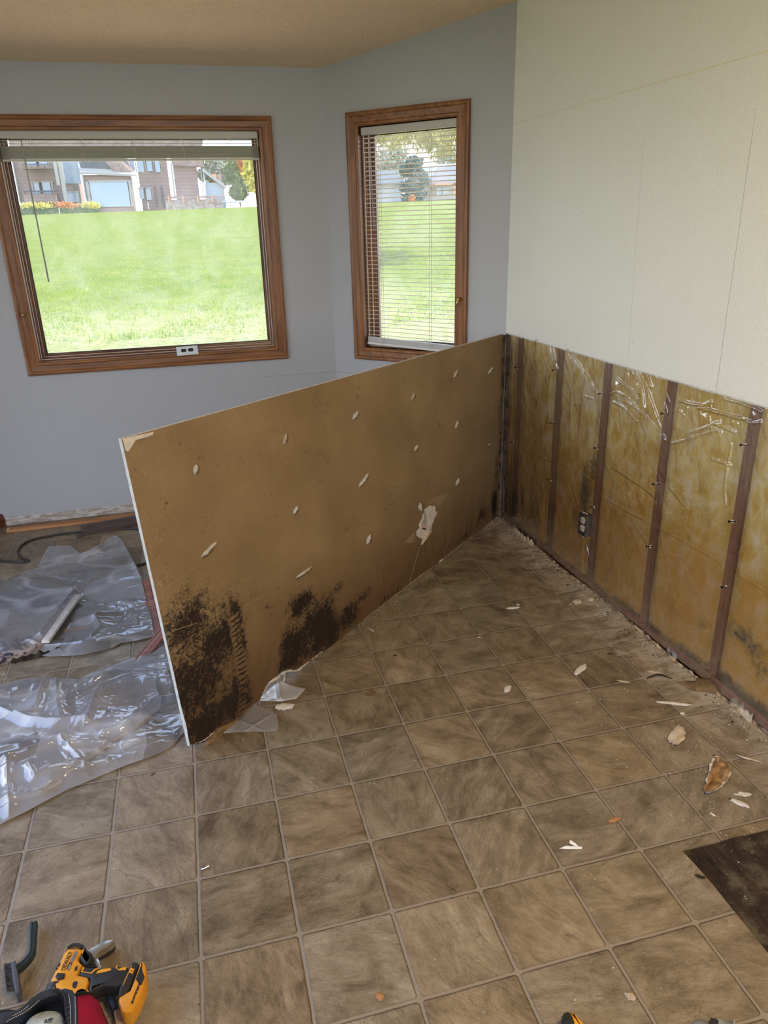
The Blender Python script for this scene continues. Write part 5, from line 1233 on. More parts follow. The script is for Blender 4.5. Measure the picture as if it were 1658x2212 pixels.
sheet('plastic_scrap', [(478, 1583), (520, 1555), (552, 1524), (566, 1530), (590, 1541), (598, 1545)], [(480, 1586), (510, 1584), (540, 1583), (570, 1583), (590, 1582), (602, 1578)], 70, 50, 320, [], [([(520, 1560), (575, 1583)], .004, .004), ([(530, 1582), (585, 1545)], .004, .004)], 'translucent plastic scrap lying below the torn panel bottom', .12, .25)
sheet('plastic_scrap', [(558, 1511), (572, 1500), (590, 1482), (605, 1474), (612, 1480)], [(562, 1516), (580, 1517), (605, 1518), (640, 1512), (660, 1490)], 60, 50, 330, [], [([(598, 1478), (604, 1514)], .012, .008)], 'white plastic scrap glowing through the gap under the panel', .6, .5)

# ================================================================== DEBRIS
def chunk(px, py, lx, ly, ang, mat, label, cat='plaster chunk', h=.5, seed=0, z=0.0, name='plaster_chunk', group=None, jag=.35):
    """irregular broken lump; lx, ly in photo pixels along/across"""
    c = F(px, py, z); a = math.radians(ang); e = F(px + math.cos(a) * lx / 2, py - math.sin(a) * lx / 2, z); f_ = F(px - math.sin(a) * ly / 2 * -1, py - math.cos(a) * ly / 2 * -1, z)
    ux = e - c; wy = ly / lx * ux.length; uy = Vector((-ux.y, ux.x, 0)).normalized() * wy; hz = min(ux.length, wy) * h
    bmx = bmesh.new(); bmesh.ops.create_icosphere(bmx, subdivisions=3, radius=1.0)
    sv = Vector((seed * 3.7, seed * 1.3, 0))
    for v in bmx.verts:
        p = v.co.copy(); n_ = noise.noise(p * 1.7 + sv); n2_ = noise.noise(p * 4.5 + sv); k = 1 + jag * n_ + jag * .6 * n2_
        if abs(p.z) > .3: k *= .96
        q = p * k; q.z = max(-.55, min(.75 + .2 * n2_, q.z)); v.co = c + ux * q.x + uy * q.y + Vector((0, 0, (q.z + .55) * hz + .0004))
    o = obj(name, bmx, mat, None, True, 45)
    if label: tag(o, label, cat, group)
    return o
G_, GD = M['gypsum'], M['gypsum_dirty']
chunk(1108, 1314, 30, 8, 5, G_, 'thin white plaster chunk on floor, farthest one in middle of the tiles', seed=1)
chunk(1118, 1307, 8, 5, 0, G_, 'small white plaster crumb just behind the farthest thin chunk', seed=2)
chunk(1246, 1302, 15, 12, 30, GD, 'small plaster chunk below the electrical outlet near the wall foot', seed=3)
chunk(1232, 1306, 8, 7, 0, GD, 'tiny plaster crumb left of the chunk below the outlet', seed=4)
chunk(1276, 1296, 9, 7, 40, GD, 'tiny plaster crumb right of the chunk below the outlet', seed=5)
chunk(1253, 1449, 32, 9, 40, G_, 'slanted white plaster stick in the middle of the right floor area', seed=6, h=.6)
chunk(1096, 1490, 16, 8, 55, G_, 'small white plaster flake on the striped tile in the middle', seed=7)
chunk(1346, 1473, 24, 7, -10, GD, 'plaster crumbs lying on a tile joint left of the curved splinter', seed=8, jag=.6)
chunk(1416, 1453, 42, 8, -6, GD, 'long pale plaster sliver with dark curved splinter beside the wall', seed=9, h=.5)
chunk(1456, 1521, 84, 9, -5, G_, 'longest plaster strip, lying flat on the floor near right wall', seed=10, h=.6, jag=.25)
chunk(1473, 1542, 9, 8, 0, G_, 'tiny white crumb just below the longest plaster strip', seed=11)
chunk(1462, 1591, 40, 17, 62, M['gypsum_dirty'], 'big oval plaster chunk at right, above the folded torn piece', seed=12, h=.4)
chunk(1598, 1737, 44, 16, -22, G_, 'smooth white plaster chunk nearest the floor cut-out', seed=15, h=.5, jag=.2)
chunk(1586, 1730, 26, 8, -25, M['dark_rot'], 'dark paper sliver behind the smooth white chunk', 'torn paper', seed=16, name='paper_sliver')
chunk(1604, 1732 - 15, 30, 10, -5, G_, 'jagged white crumbs just above the smooth white chunk', seed=17, jag=.8)
chunk(1539, 1760, 16, 6, -30, G_, 'small white sliver left of the smooth white chunk', seed=18)
chunk(1360, 2154, 24, 15, -20, GD, 'lone beige plaster chunk near bottom right of the picture', seed=19, h=.6, jag=.5)
chunk(614, 1529, 38, 22, 5, G_, 'round white plaster chunk in front of the panel bottom', seed=20, h=.45, jag=.4)
chunk(800, 1361, 16, 5, -30, GD, 'thin pinkish sliver at foot of the panel near its middle', seed=21)
chunk(1034, 1377, 9, 3, -3, G_, 'tiny white sliver on a tile joint in the middle floor', seed=22)
chunk(820, 2153, 18, 15, -40, M['chip_wood'], 'orange wood chip on the front tiles at bottom middle', 'wood chip', seed=23, name='wood_chip', h=.3)
chunk(1327, 1772, 28, 10, 18, M['chip_wood'], 'orange brown wood splinter on a tile joint at right', 'wood chip', seed=24, name='wood_chip', h=.4, jag=.2)
chunk(330, 1673, 10, 3, 35, M['dark_rot'], 'black crumb on the grey tiles below the lower plastic sheet', 'crumb', seed=25, name='dark_crumb')
chunk(800, 1497, 22, 18, 20, M['brown_paper'], 'brown paper scrap stuck on a tile in front of the panel', 'torn paper', seed=26, name='paper_scrap', h=.06, jag=.5)
chunk(853, 1416, 8, 5, 0, M['dark_rot'], 'black crumb on the tile in front of the panel middle', 'crumb', seed=27, name='dark_crumb', h=.2)
chunk(1318, 1413, 13, 3, -8, M['dark_rot'], 'short black splinter on the tile left of the opened wall', 'splinter', seed=28, name='dark_splinter', h=.5)
# dark curved splinter and twigs
def twig(pts, r, mat, label, nm='splinter'):
    bmx = bmesh.new(); P_ = smooth_path([F(x, y, .003 + z) for x, y, z in pts], 6); n = len(P_)
    tube(bmx, P_, [r * (.3 + .7 * math.sin(math.pi * (i + .5) / n)) for i in range(n)], 6); tag(obj(nm, bmx, mat, None, True), label, 'splinter')
twig([(1395, 1466, 0), (1405, 1461, .004), (1420, 1457, .007), (1435, 1460, .006), (1452, 1466, 0)], .003, M['dark_rot'], 'black curved splinter arching over the floor beside the wall')
twig([(1500, 1889, 0), (1510, 1893, .003), (1523, 1896, .001)], .0035, M['dark_rot'], 'dark splinter lying at the edge of the floor cut-out')
twig([(1590, 1630, .002), (1604, 1636, .004), (1620, 1640, .003), (1645, 1647, 0)], .0035, GD, 'thin pale splinter lying near the right edge above smooth chunk')
twig([(1540, 1575 + 55, .0), (1546, 1634, .003)], .002, M['dark_rot'], 'tiny dark splinter above the folded torn piece')
# folded torn piece (paper with plaster)
fp = empty('folded_plaster_piece', F(1545, 1675)); tag(fp, 'folded torn plaster piece with brown paper inside, at lower right', 'torn plasterboard')
pts = [(1538, 1640), (1545, 1634), (1554, 1635), (1560, 1643), (1570, 1650), (1576, 1665), (1572, 1680), (1562, 1692), (1550, 1700), (1536, 1710), (1524, 1712), (1518, 1702), (1526, 1690), (1530, 1675), (1532, 1658)]
def up(x, y, z): return F(x, y, z)
bm = bmesh.new(); rim = [bm.verts.new(up(x, y, .004 + .024 * abs(math.sin(i * .9)))) for i, (x, y) in enumerate(pts)]
spine = [bm.verts.new(up(x, y, z)) for x, y, z in ((1550, 1650, .012), (1548, 1668, .006), (1540, 1688, .004))]
cen = {i: (0 if i in (0, 1, 2, 3, 4, 14) else 1 if i in (5, 6, 7, 13) else 2) for i in range(15)}
for i in range(15):
    j = (i + 1) % 15; a, b = cen[i], cen[j]
    bm.faces.new((rim[i], rim[j], spine[b])) if a == b else (bm.faces.new((rim[i], rim[j], spine[b])), bm.faces.new((rim[i], spine[b], spine[a])))
bmesh.ops.subdivide_edges(bm, edges=bm.edges[:], cuts=2, use_grid_fill=True)
for v in bm.verts: v.co += Vector(noise.noise_vector(v.co * 60)) * .0028; v.co.z = max(v.co.z, .002)
o = obj('brown_paper', bm, simple('paper_orange', (.33, .20, .095), .8, 0, .2, 40, .4), None, True, 30); sm = o.modifiers.new('t', 'SOLIDIFY'); sm.thickness = .002; put(o, fp)
for k, ar in enumerate(([(1526, 1690), (1532, 1672), (1534, 1655), (1540, 1642), (1546, 1636), (1553, 1638)], [(1524, 1710), (1540, 1707), (1555, 1697), (1568, 1684), (1575, 1668)])):
    bm = bmesh.new(); P_ = smooth_path([F(x, y, .012 if k == 0 else .006) for x, y in ar], 6); n = len(P_)
    tube(bm, P_, [.0062 * (.5 + 1.1 * abs(noise.noise(Vector((i * .8, k, 0))))) for i in range(n)], 7)
    for v in bm.verts: v.co += Vector(noise.noise_vector(v.co * 120)) * .002
    put(obj('plaster_rim', bm, G_, None, True), fp)
# white paper scrap
ps = empty('paper_scrap', F(1230, 1830)); tag(ps, 'folded white paper scrap shaped like an open beak on the front tiles', 'paper')
for q in ([(1207, 1833, .001), (1222, 1827, .006), (1257, 1829, .003), (1256, 1834, .001), (1230, 1834, .001)], [(1231, 1814, .012), (1242, 1821, .009), (1249, 1828, .004), (1240, 1827, .006), (1229, 1821, .010)]):
    bm = bmesh.new(); vs = [bm.verts.new(F(*p)) for p in q]; bm.faces.new(vs); o = obj('paper_fold', bm, M['paper_white']); sm = o.modifiers.new('t', 'SOLIDIFY'); sm.thickness = .0008; put(o, ps)
# hex bit
bt = empty('screwdriver_bit', F(443, 1875)); tag(bt, 'tiny chrome screwdriver bit lying alone on the tiles', 'tool bit')
a, b, c_ = F(434, 1877, .0035), F(443, 1875, .0035), F(451, 1871, .0035)
bm = bmesh.new(); tube(bm, [a, b], .0026, 6); put(obj('shank', bm, M['steel']), bt); bm = bmesh.new(); tube(bm, [b, c_], .0045, 10); put(obj('collar', bm, M['steel'], None, True, 40), bt)
# cream dust crumbs (uncountable)
rs = np.random.RandomState(12); VV, TT = [], []; cnt = 0
def crumbs(n, fn, r0, r1):
    global cnt
    for _ in range(n):
        x, y, z = fn(); r = r0 + (r1 - r0) * rs.rand() ** 3; P_ = rs.normal(size=(6, 3)); base = np.array([[1, 0, 0], [-1, 0, 0], [0, 1, 0], [0, -1, 0], [0, 0, 1], [0, 0, -1.]]) * (1 + .3 * P_) * r
        VV.append(base * [1, 1, .6] + [x, y, z + r * .5]); a = cnt
        TT.extend([(a, a + 2, a + 4), (a + 2, a + 1, a + 4), (a + 1, a + 3, a + 4), (a + 3, a, a + 4), (a + 2, a, a + 5), (a + 1, a + 2, a + 5), (a + 3, a + 1, a + 5), (a, a + 3, a + 5)]); cnt += 6
def near(px, py, s_):
    def f_():
        while True:
            p = F(px, py) + Vector((rs.normal() * s_, rs.normal() * s_, 0)); z = -.0035 if (p.x > 1.25 and p.y < -.04) else 0
            if p.x < 1.70 and p.y > -1.2: return p.x, p.y, z
    return f_
for px, py, s_, n in ((1500, 1660, .13, 220), (1580, 1740, .09, 120), (1620, 1880, .10, 70), (1430, 1540, .16, 130), (1200, 1330, .16, 60), (1330, 1430, .2, 70), (1250, 1900, .3, 60), (1000, 1500, .35, 45), (800, 1800, .5, 30), (700, 1500, .2, 25)): crumbs(n, near(px, py, s_), .0006, .0026)
def wallline():
    s = rs.rand() * 2.1; n_ = -.005 - abs(rs.normal()) * .035; p = T4(s, 0, n_); return p.x, p.y, 0
crumbs(700, wallline, .0006, .0036)
def panline():
    u = .08 + rs.rand() * .9; p = Vector(PS(u, 0)) + PN * (abs(rs.normal()) * .03); return p.x, p.y, 0
crumbs(120, panline, .0006, .003)
tag(trimesh('plaster_crumbs', np.concatenate(VV), np.array(TT), G_), 'countless white plaster crumbs scattered over the floor', 'plaster crumbs', kind='stuff')
rs = np.random.RandomState(14); VV, TT = [], []; cnt = 0
crumbs(160, lambda: (rs.uniform(-.6, 1.6), rs.uniform(-.9, 1.6), 0), .0005, .0022)
crumbs(260, wallline, .0008, .005)
tag(trimesh('dark_crumbs', np.concatenate(VV), np.array(TT), M['dark_rot']), 'countless tiny dark crumbs and specks scattered over the floor', 'dirt', kind='stuff')

# ================================================================== OUTLET COVER ON THE SILL
cp = empty('outlet_cover_plate', Vector((.115, WY - .01, .92))); tag(cp, 'white duplex outlet cover plate resting on the large window sill', 'cover plate')
pa, pb, pc, pd = [onv(x, y, (0, WY - .012), (1, WY - .012)) for x, y in ((378, 751), (427, 747), (430, 763), (382, 768))]
ctr = (pa + pb + pc + pd) / 4; ex = ((pb - pa) + (pc - pd)).normalized(); W_ = .117; H_ = .060; tz = Vector((0, .75, .66)).normalized(); ez = (tz - ex * tz.dot(ex)).normalized(); en = ex.cross(ez)
if en.y > 0: en = -en
Fm = Matrix(((ex.x, ez.x, en.x, ctr.x), (ex.y, ez.y, en.y, ctr.y), (ex.z, ez.z, en.z, ctr.z), (0, 0, 0, 1)))
o = prism('plate', [(-W_ / 2, -H_ / 2), (W_ / 2, -H_ / 2), (W_ / 2, H_ / 2), (-W_ / 2, H_ / 2)], -.003, .003, M['plate_white'], None, .002, frame=Fm); put(o, cp)
for dx in (-.0195, .0195):
    pts = [(dx + .0150 * math.cos(a), max(-.012, min(.012, .0165 * math.sin(a)))) for a in [2 * math.pi * k / 20 for k in range(20)]]
    put(prism('socket_opening', pts, .002, .0034, M['slot_dark'], None, frame=Fm), cp)
put(prism('screw_hole', [(.0018 * math.cos(a), .0018 * math.sin(a)) for a in [2 * math.pi * k / 8 for k in range(8)]], .002, .0035, M['steel_dark'], None, frame=Fm), cp)
#==PART5==
# ================================================================== TOOLS AT BOTTOM LEFT
def ppoly(pts, z): return [(F(x, y, z).x, F(x, y, z).y) for x, y in pts]
def px_prism(name, pts, z0, z1, mat, parent=None, bev=.002, zc=None, auto=40):
    """solid whose upper outline is measured in the photo at height zc"""
    return prism(name, ppoly(pts, z1 if zc is None else zc), z0, z1, mat, parent, bev, 2, None, auto)
# --- wire brush
wb = empty('wire_brush', F(60, 2070)); tag(wb, 'dark plastic handled wire brush lying on its side at far left', 'brush')
P_ = [F(x, y, z) for x, y, z in ((73, 1996, .020), (72, 2015, .020), (71, 2040, .019), (69, 2060, .018), (60, 2075, .017), (46, 2088, .016), (36, 2095, .016))]
P_ = smooth_path(P_, 6); bm = bmesh.new(); rows = []
for i, c in enumerate(P_):
    d = (P_[min(i + 1, len(P_) - 1)] - P_[max(i - 1, 0)]).normalized(); s_ = Vector((-d.y, d.x, 0)).normalized(); f_ = i / (len(P_) - 1); w_ = .0085 - .0015 * math.sin(f_ * 3.14) ; h_ = .010
    rows.append([bm.verts.new(c + s_ * w_ * a + Vector((0, 0, h_ * b))) for a, b in ((-1, -.7), (-1, .5), (-.75, .9), (-.3, .95), (-.2, .75), (.2, .75), (.3, .95), (.75, .9), (1, .5), (1, -.7), (.7, -1), (-.7, -1))])
for a, b in zip(rows, rows[1:]):
    for k in range(12): bm.faces.new((a[k], a[(k + 1) % 12], b[(k + 1) % 12], b[k]))
bm.faces.new(rows[0]); bm.faces.new(rows[-1][::-1]); put(obj('handle', bm, M['brush_plastic'], None, True, 40), wb)
put(px_prism('head', [(23, 2078), (33, 2074), (41, 2118), (42, 2143), (34, 2146), (28, 2118)], .004, .034, M['brush_ferrule'], None, .002), wb)
rs = np.random.RandomState(4)
for r in range(7):
    VV, TT = [], []; c_ = 0
    for k in range(70):
        f_ = (r + rs.rand() * .8) / 7; a = F(24 + 6 * f_, 2080 + 62 * f_, .006 + .026 * rs.rand()); b = F(9 + 6 * f_ + rs.normal() * .8, 2084 + 58 * f_ + rs.normal() * 1.5, .004 + .030 * rs.rand()); d = (b - a); s_ = Vector((-d.y, d.x, 0)).normalized() * .0006
        VV += [a - s_, a + s_, b + s_ * .7, b - s_ * .7]; TT.append((c_, c_ + 1, c_ + 2, c_ + 3)); c_ += 4
    put(trimesh('bristle_tuft', [tuple(v) for v in VV], TT, M['bristle']), wb)
# --- claw hammer
hm = empty('claw_hammer', F(225, 2110)); tag(hm, 'steel claw hammer with blue grip lying behind the yellow drill', 'hammer')
put(px_prism('claw', [(190, 2052), (200, 2045), (215, 2036), (228, 2031), (240, 2030), (247, 2032), (238, 2040), (226, 2048), (214, 2055), (208, 2060), (206, 2066), (196, 2070), (192, 2062)], .016, .034, M['steel'], None, .003), hm)
put(px_prism('claw', [(210, 2062), (216, 2055), (232, 2045), (246, 2036), (248, 2038), (243, 2046), (232, 2055), (220, 2061), (211, 2066)], .004, .020, M['steel_dark'], None, .002, zc=.020), hm)
put(px_prism('head', [(186, 2050), (196, 2050), (204, 2066), (206, 2068), (196, 2071), (190, 2066)], .006, .034, M['steel'], None, .003), hm)
put(px_prism('shaft', [(199, 2071), (210, 2066), (219, 2086), (232, 2132), (222, 2136), (206, 2092)], .010, .028, M['steel'], None, .003), hm)
put(px_prism('grip', [(222, 2130), (240, 2128), (248, 2150), (254, 2172), (241, 2181), (232, 2160)], .004, .034, M['grip_blue'], None, .006), hm)
put(px_prism('grip_end', [(243, 2180), (255, 2173), (264, 2190), (279, 2216), (284, 2240), (252, 2240), (248, 2205)], .004, .026, M['handle_tan'], None, .004), hm)
# --- cordless drill lying on its side, photo shows its left flank
dr = empty('cordless_drill', F(200, 2110)); tag(dr, 'yellow and black cordless drill without battery, lying on the tool bag', 'drill')
ZT = .062
y_ = M['drill_yellow']; k_ = M['drill_black']
body = [(126, 2080), (138, 2056), (146, 2047), (155, 2041), (168, 2039), (175, 2043), (178, 2050), (179, 2056), (170, 2066), (168, 2071), (178, 2082), (167, 2104), (190, 2108), (192, 2118), (186, 2134), (195, 2146), (150, 2146), (110, 2131), (107, 2118), (116, 2100)]
put(px_prism('motor_housing', body, .012, ZT, y_, None, .008), dr)
put(px_prism('rear_cap', [(140, 2052), (148, 2043), (160, 2038), (172, 2039), (184, 2044), (192, 2054), (199, 2062), (197, 2073), (190, 2083), (180, 2082), (171, 2068), (178, 2056), (175, 2046), (167, 2042), (156, 2043), (146, 2050)], .036, ZT + .001, k_, None, .006), dr)
put(px_prism('rear_cap', [(180, 2050), (190, 2050), (200, 2060), (202, 2076), (206, 2086), (196, 2090), (186, 2084)], .036, ZT - .006, k_, None, .008), dr)
grip = [(168, 2106), (178, 2084), (196, 2086), (212, 2088), (240, 2086), (262, 2084), (276, 2086), (280, 2098), (268, 2122), (252, 2131), (228, 2130), (204, 2138), (197, 2146), (190, 2140), (190, 2128), (193, 2112)]
put(px_prism('grip', grip, .036, ZT + .003, k_, None, .010), dr)
# grip ribbing
for i in range(9):
    x = 206 + i * 6.2
    bm = bmesh.new(); tube(bm, [F(x, 2111, ZT + .0026), F(x - 1, 2118, ZT + .001), F(x - 2, 2124, ZT - .004)], .0007, 5); put(obj('rib', bm, M['gasket'], None, True), dr)
def inlay(name, pts, mat, dz=.0006, z=None, parent=None):
    zz = (ZT + .003 if z is None else z); o = px_prism(name, pts, zz - .002, zz + dz, mat, None, 0, zc=zz + dz); put(o, parent or dr); return o
inlay('yellow_inlay', [(207, 2103), (212, 2096), (222, 2093), (238, 2091), (241, 2095), (232, 2098), (218, 2101)], y_)
inlay('yellow_inlay', [(178, 2090), (180, 2088), (182, 2091), (178, 2098), (196, 2101), (204, 2093), (212, 2090), (213, 2091), (205, 2096), (198, 2103), (175, 2099)], y_)
inlay('yellow_inlay', [(249, 2090), (252, 2085), (254, 2085), (252, 2090), (256, 2094), (262, 2090), (273, 2089), (271, 2095), (257, 2096)], y_)
inlay('trigger_guard_hole', [(157, 2124), (160, 2120), (166, 2119), (168, 2122), (166, 2130), (162, 2135), (157, 2134), (156, 2129)], k_, .0006, ZT)
inlay('side_slot', [(163, 2088), (168, 2086), (167, 2092), (164, 2097), (160, 2096)], k_, .0006, ZT)
inlay('yellow_inlay', [(176, 2054), (181, 2049), (180, 2056), (178, 2061)], y_, .0012, ZT + .001)
inlay('name_plate', [(151, 2076), (163, 2054), (169, 2056), (156, 2081)], M['drill_grey'], .0005, ZT)
inlay('name_plate', [(143, 2093), (150, 2078), (156, 2080), (149, 2097)], k_, .0006, ZT)
for i in range(6):
    x = 149 + i * 4.4; inlay('vent_slot', [(x, 2050 - .1 * i), (x + 2.4, 2044 - .0 * i), (x + 4.2, 2044.5), (x + 2.6, 2051)], k_, .0006, ZT)
for q in ([(124, 2086), (128, 2079), (130, 2080), (126, 2088)], [(120, 2093), (122, 2089), (124, 2090), (122, 2094)]): inlay('vent_slot', q, k_, .0006, ZT)
bm = bmesh.new(); tube(bm, [F(132, 2092, ZT), F(148, 2058, ZT)], .0005, 5); put(obj('seam', bm, M['drill_grey']), dr)
# lettering
def ltext(name, s, pa, pb, size, mat, z):
    a, b = F(*pa, z), F(*pb, z); d = (b - a).normalized(); up_ = Vector((-d.y, d.x, 0)); c = (a + b) / 2
    mw = Matrix(((d.x, up_.x, 0, c.x), (d.y, up_.y, 0, c.y), (0, 0, 1, c.z), (0, 0, 0, 1)))
    o = text(name, s, size, mat, None, mw); put(o, dr); L_ = (b - a).length
    bpy.context.view_layer.update(); wd = o.dimensions.x
    if wd > 0: sx = L_ / wd; o.matrix_basis = mw @ Matrix.Diagonal((sx, 1, 1, 1))
    return o
ltext('lettering', 'DEWALT', (136, 2096), (154, 2056), .0125, M['black_ink'], ZT + .0006)
ltext('lettering', '20V', (147, 2096), (153, 2082), .006, M['stitch'], ZT + .0012)
# clutch collar and speed button
put(px_prism('gear_switch', [(119, 2108), (124, 2100), (140, 2101), (138, 2112), (124, 2116)], ZT - .01, ZT + .004, k_, None, .003), dr)
bm = bmesh.new(); a, b = F(129, 2124, .040), F(121, 2150, .036); tube(bm, [a, a.lerp(b, .3), a.lerp(b, .32), b], [.022, .023, .025, .024], 28); put(obj('clutch_collar', bm, k_, None, True, 35), dr)
ltext('lettering', '6', (113, 2136), (118, 2136.5), .007, M['drill_yellow'], .070)
put(px_prism('trigger', [(166, 2146), (172, 2138), (184, 2137), (192, 2146), (190, 2152), (168, 2152)], .02, ZT - .006, k_, None, .005), dr)
put(px_prism('trigger_guard', [(160, 2146), (166, 2138), (178, 2133), (190, 2138), (197, 2148), (194, 2150), (187, 2141), (178, 2137), (169, 2141), (165, 2148)], .018, ZT, y_, None, .002), dr)
# battery foot
put(px_prism('battery_foot', [(262, 2120), (274, 2098), (282, 2080), (290, 2075), (298, 2078), (301, 2082), (296, 2092), (290, 2105), (276, 2140), (262, 2152), (254, 2152), (256, 2136)], .030, ZT + .006, k_, None, .006), dr)
put(px_prism('battery_foot_shell', [(301, 2080), (305, 2075), (311, 2075), (315, 2086), (316, 2102), (311, 2130), (296, 2166), (284, 2186), (270, 2189), (262, 2184), (255, 2162), (256, 2152), (266, 2146), (280, 2138), (290, 2112)], .030, ZT + .004, y_, None, .007), dr)
inlay('battery_socket', [(304, 2087), (312, 2110), (306, 2126), (302, 2128), (293, 2115), (299, 2100)], k_, .0008, ZT + .004)
inlay('battery_socket', [(300, 2122), (303, 2126), (293, 2148), (287, 2168), (284, 2166), (290, 2146)], simple('rail_rust', (.13, .045, .01), .6), .0008, ZT + .004)
for i in range(4):
    x, y = 298 - i * 4.3, 2132 + i * 9.5; inlay('contact', [(x, y), (x + 2.5, y + 1.5), (x - .5, y + 7), (x - 2.5, y + 5)], k_, .0016, ZT + .004)
inlay('yellow_inlay', [(279, 2100), (283, 2091), (290, 2093), (286, 2103)], y_, .0012, ZT + .006)
inlay('release_dot', [(283.5, 2096), (285, 2095.5), (286, 2098), (284, 2098.5)], k_, .002, ZT + .006)
inlay('grey_line', [(265, 2128), (266, 2129), (285, 2086), (284, 2085)], M['drill_yellow'], .0008, ZT + .006)

# --- open tool bag at the corner
tb = empty('tool_bag', F(120, 2230)); tag(tb, 'open black and red tool bag at the bottom left corner', 'bag')
def shell(name, rows, mat, parent, thick=.004, smooth=True):
    """rows of (px,py,z) points -> swept surface with thickness"""
    bmx = bmesh.new(); R_ = [[bmx.verts.new(F(*q)) for q in r] for r in rows]
    for a, b in zip(R_, R_[1:]):
        for k in range(len(a) - 1): bmx.faces.new((a[k], a[k + 1], b[k + 1], b[k]))
    bmesh.ops.subdivide_edges(bmx, edges=bmx.edges[:], cuts=2, use_grid_fill=True, smooth=.0)
    bmesh.ops.recalc_face_normals(bmx, faces=bmx.faces[:])
    o = obj(name, bmx, mat, None, smooth); sm = o.modifiers.new('t', 'SOLIDIFY'); sm.thickness = thick; sm.offset = 0; put(o, parent); return o
ZB = .16
rim_in = [(-30, 2182), (0, 2182), (36, 2180), (60, 2170), (70, 2160), (82, 2149), (100, 2142), (120, 2140), (134, 2142), (141, 2150), (145, 2168), (147, 2190), (149, 2230)]
rim_out = [(-30, 2192), (0, 2191), (30, 2190), (50, 2179), (62, 2168), (76, 2152), (96, 2140), (120, 2137), (142, 2139), (158, 2146), (165, 2160), (166, 2190), (167, 2230)]
# red end panel
shell('red_side', [[(166, 2150, ZB), (180, 2150, ZB - .01), (196, 2152, ZB - .025), (208, 2160, .10)], [(166, 2185, ZB), (182, 2183, ZB - .01), (204, 2182, ZB - .03), (219, 2185, .06)], [(166, 2240, ZB), (184, 2240, ZB - .01), (214, 2240, ZB - .03), (242, 2240, .03)]], M['bag_red'], tb, .006)
shell('side_wall', [[(208, 2160, .10), (212, 2172, .02)], [(219, 2185, .06), (224, 2195, .006)], [(242, 2240, .03), (246, 2246, .006)]], M['bag_red'], tb, .005)
bm = bmesh.new(); tube(bm, smooth_path([F(x, y, z) for x, y, z in ((163, 2150, ZB), (172, 2147, ZB), (188, 2147, ZB - .018), (203, 2153, .12), (209, 2163, .085))], 6), .0042, 8); put(obj('binding', bm, M['bag_black'], None, True), tb)
# interior and dark walls
shell('inside_lining', [[(-30, 2190, ZB), (40, 2188, ZB), (70, 2168, ZB), (90, 2150, ZB), (120, 2143, ZB), (140, 2150, ZB), (146, 2200, ZB)],
                        [(-30, 2215, .10), (40, 2212, .10), (72, 2195, .09), (95, 2180, .08), (118, 2175, .08), (136, 2180, .09), (142, 2215, .10)],
                        [(-30, 2290, .03), (40, 2280, .03), (80, 2262, .02), (100, 2250, .015), (116, 2248, .015), (130, 2255, .02), (136, 2290, .03)]], M['bag_black'], tb, .004)
def ribbon(name, pin, pout, z, mat, dz=.0):
    n = len(pin); bmx = bmesh.new(); A = [bmx.verts.new(F(x, y, z)) for x, y in pin]; B = [bmx.verts.new(F(x, y, z + dz)) for x, y in pout]; C = [bmx.verts.new(F(*pout[i], z + dz) + Vector((0, 0, -.03))) for i in range(n)]
    for k in range(n - 1): bmx.faces.new((A[k], A[k + 1], B[k + 1], B[k])); bmx.faces.new((B[k], B[k + 1], C[k + 1], C[k]))
    o = obj(name, bmx, mat, None, True, 50); sm = o.modifiers.new('t', 'SOLIDIFY'); sm.thickness = .005; sm.offset = 0; put(o, tb)
ribbon('rim_flap', [(-30, 2222), (10, 2211), (30, 2201), (50, 2191), (68, 2178), (84, 2163), (106, 2153), (126, 2150)], [(-30, 2196), (10, 2190), (34, 2187), (54, 2174), (70, 2158), (88, 2146), (108, 2139), (128, 2138)], ZB + .004, M['bag_binding'])
ribbon('zip_band', [(126, 2141), (138, 2147), (143, 2160), (145, 2185), (146, 2235)], [(140, 2138), (155, 2142), (163, 2156), (165, 2185), (166, 2235)], ZB + .006, M['bag_binding'])
# zip teeth
for i in range(22):
    f_ = i / 21; a = smooth_path([F(x, y, ZB + .010) for x, y in ((128, 2142), (138, 2149), (142, 2162), (144, 2190), (145, 2225))], 8); L_ = len(a) - 1; p = a[int(f_ * L_)]
    bm = bmesh.new(); box(bm, p, (.004, .0022, .003)); put(obj('zip_tooth', bm, M['gasket']), tb)
def stitches(pts, z, n):
    P_ = smooth_path([F(x, y, z) for x, y in pts], 8); L_ = [0]
    for a, b in zip(P_, P_[1:]): L_.append(L_[-1] + (b - a).length)
    bmx = bmesh.new()
    for i in range(n):
        for f_ in ((i + .1) / n,):
            def at(l):
                k = max(j for j in range(len(L_)) if L_[j] <= l + 1e-9); k = min(k, len(P_) - 2); return P_[k].lerp(P_[k + 1], (l - L_[k]) / max(1e-6, L_[k + 1] - L_[k]))
            tube(bmx, [at(f_ * L_[-1]), at((f_ + .6 / n) * L_[-1])], .0006, 5)
    put(obj('stitching', bmx, M['stitch']), tb)
stitches([(148, 2148), (151, 2165), (152, 2190), (153, 2220)], ZB + .0095, 20); stitches([(162, 2152), (162.5, 2180), (163, 2220)], ZB + .0095, 18)
stitches([(28, 2194), (50, 2182), (63, 2171)], ZB + .008, 9); stitches([(14, 2207), (32, 2197), (52, 2187), (70, 2174), (86, 2160)], ZB + .008, 16)
bm = bmesh.new(); P_ = [F(x, y, .125) for x, y in ((90, 2153), (102, 2148), (104, 2152), (93, 2158))]
bm.faces.new([bm.verts.new(p) for p in P_]); o = obj('label_tab', bm, M['stitch']); sm = o.modifiers.new('t', 'SOLIDIFY'); sm.thickness = .001; put(o, tb)
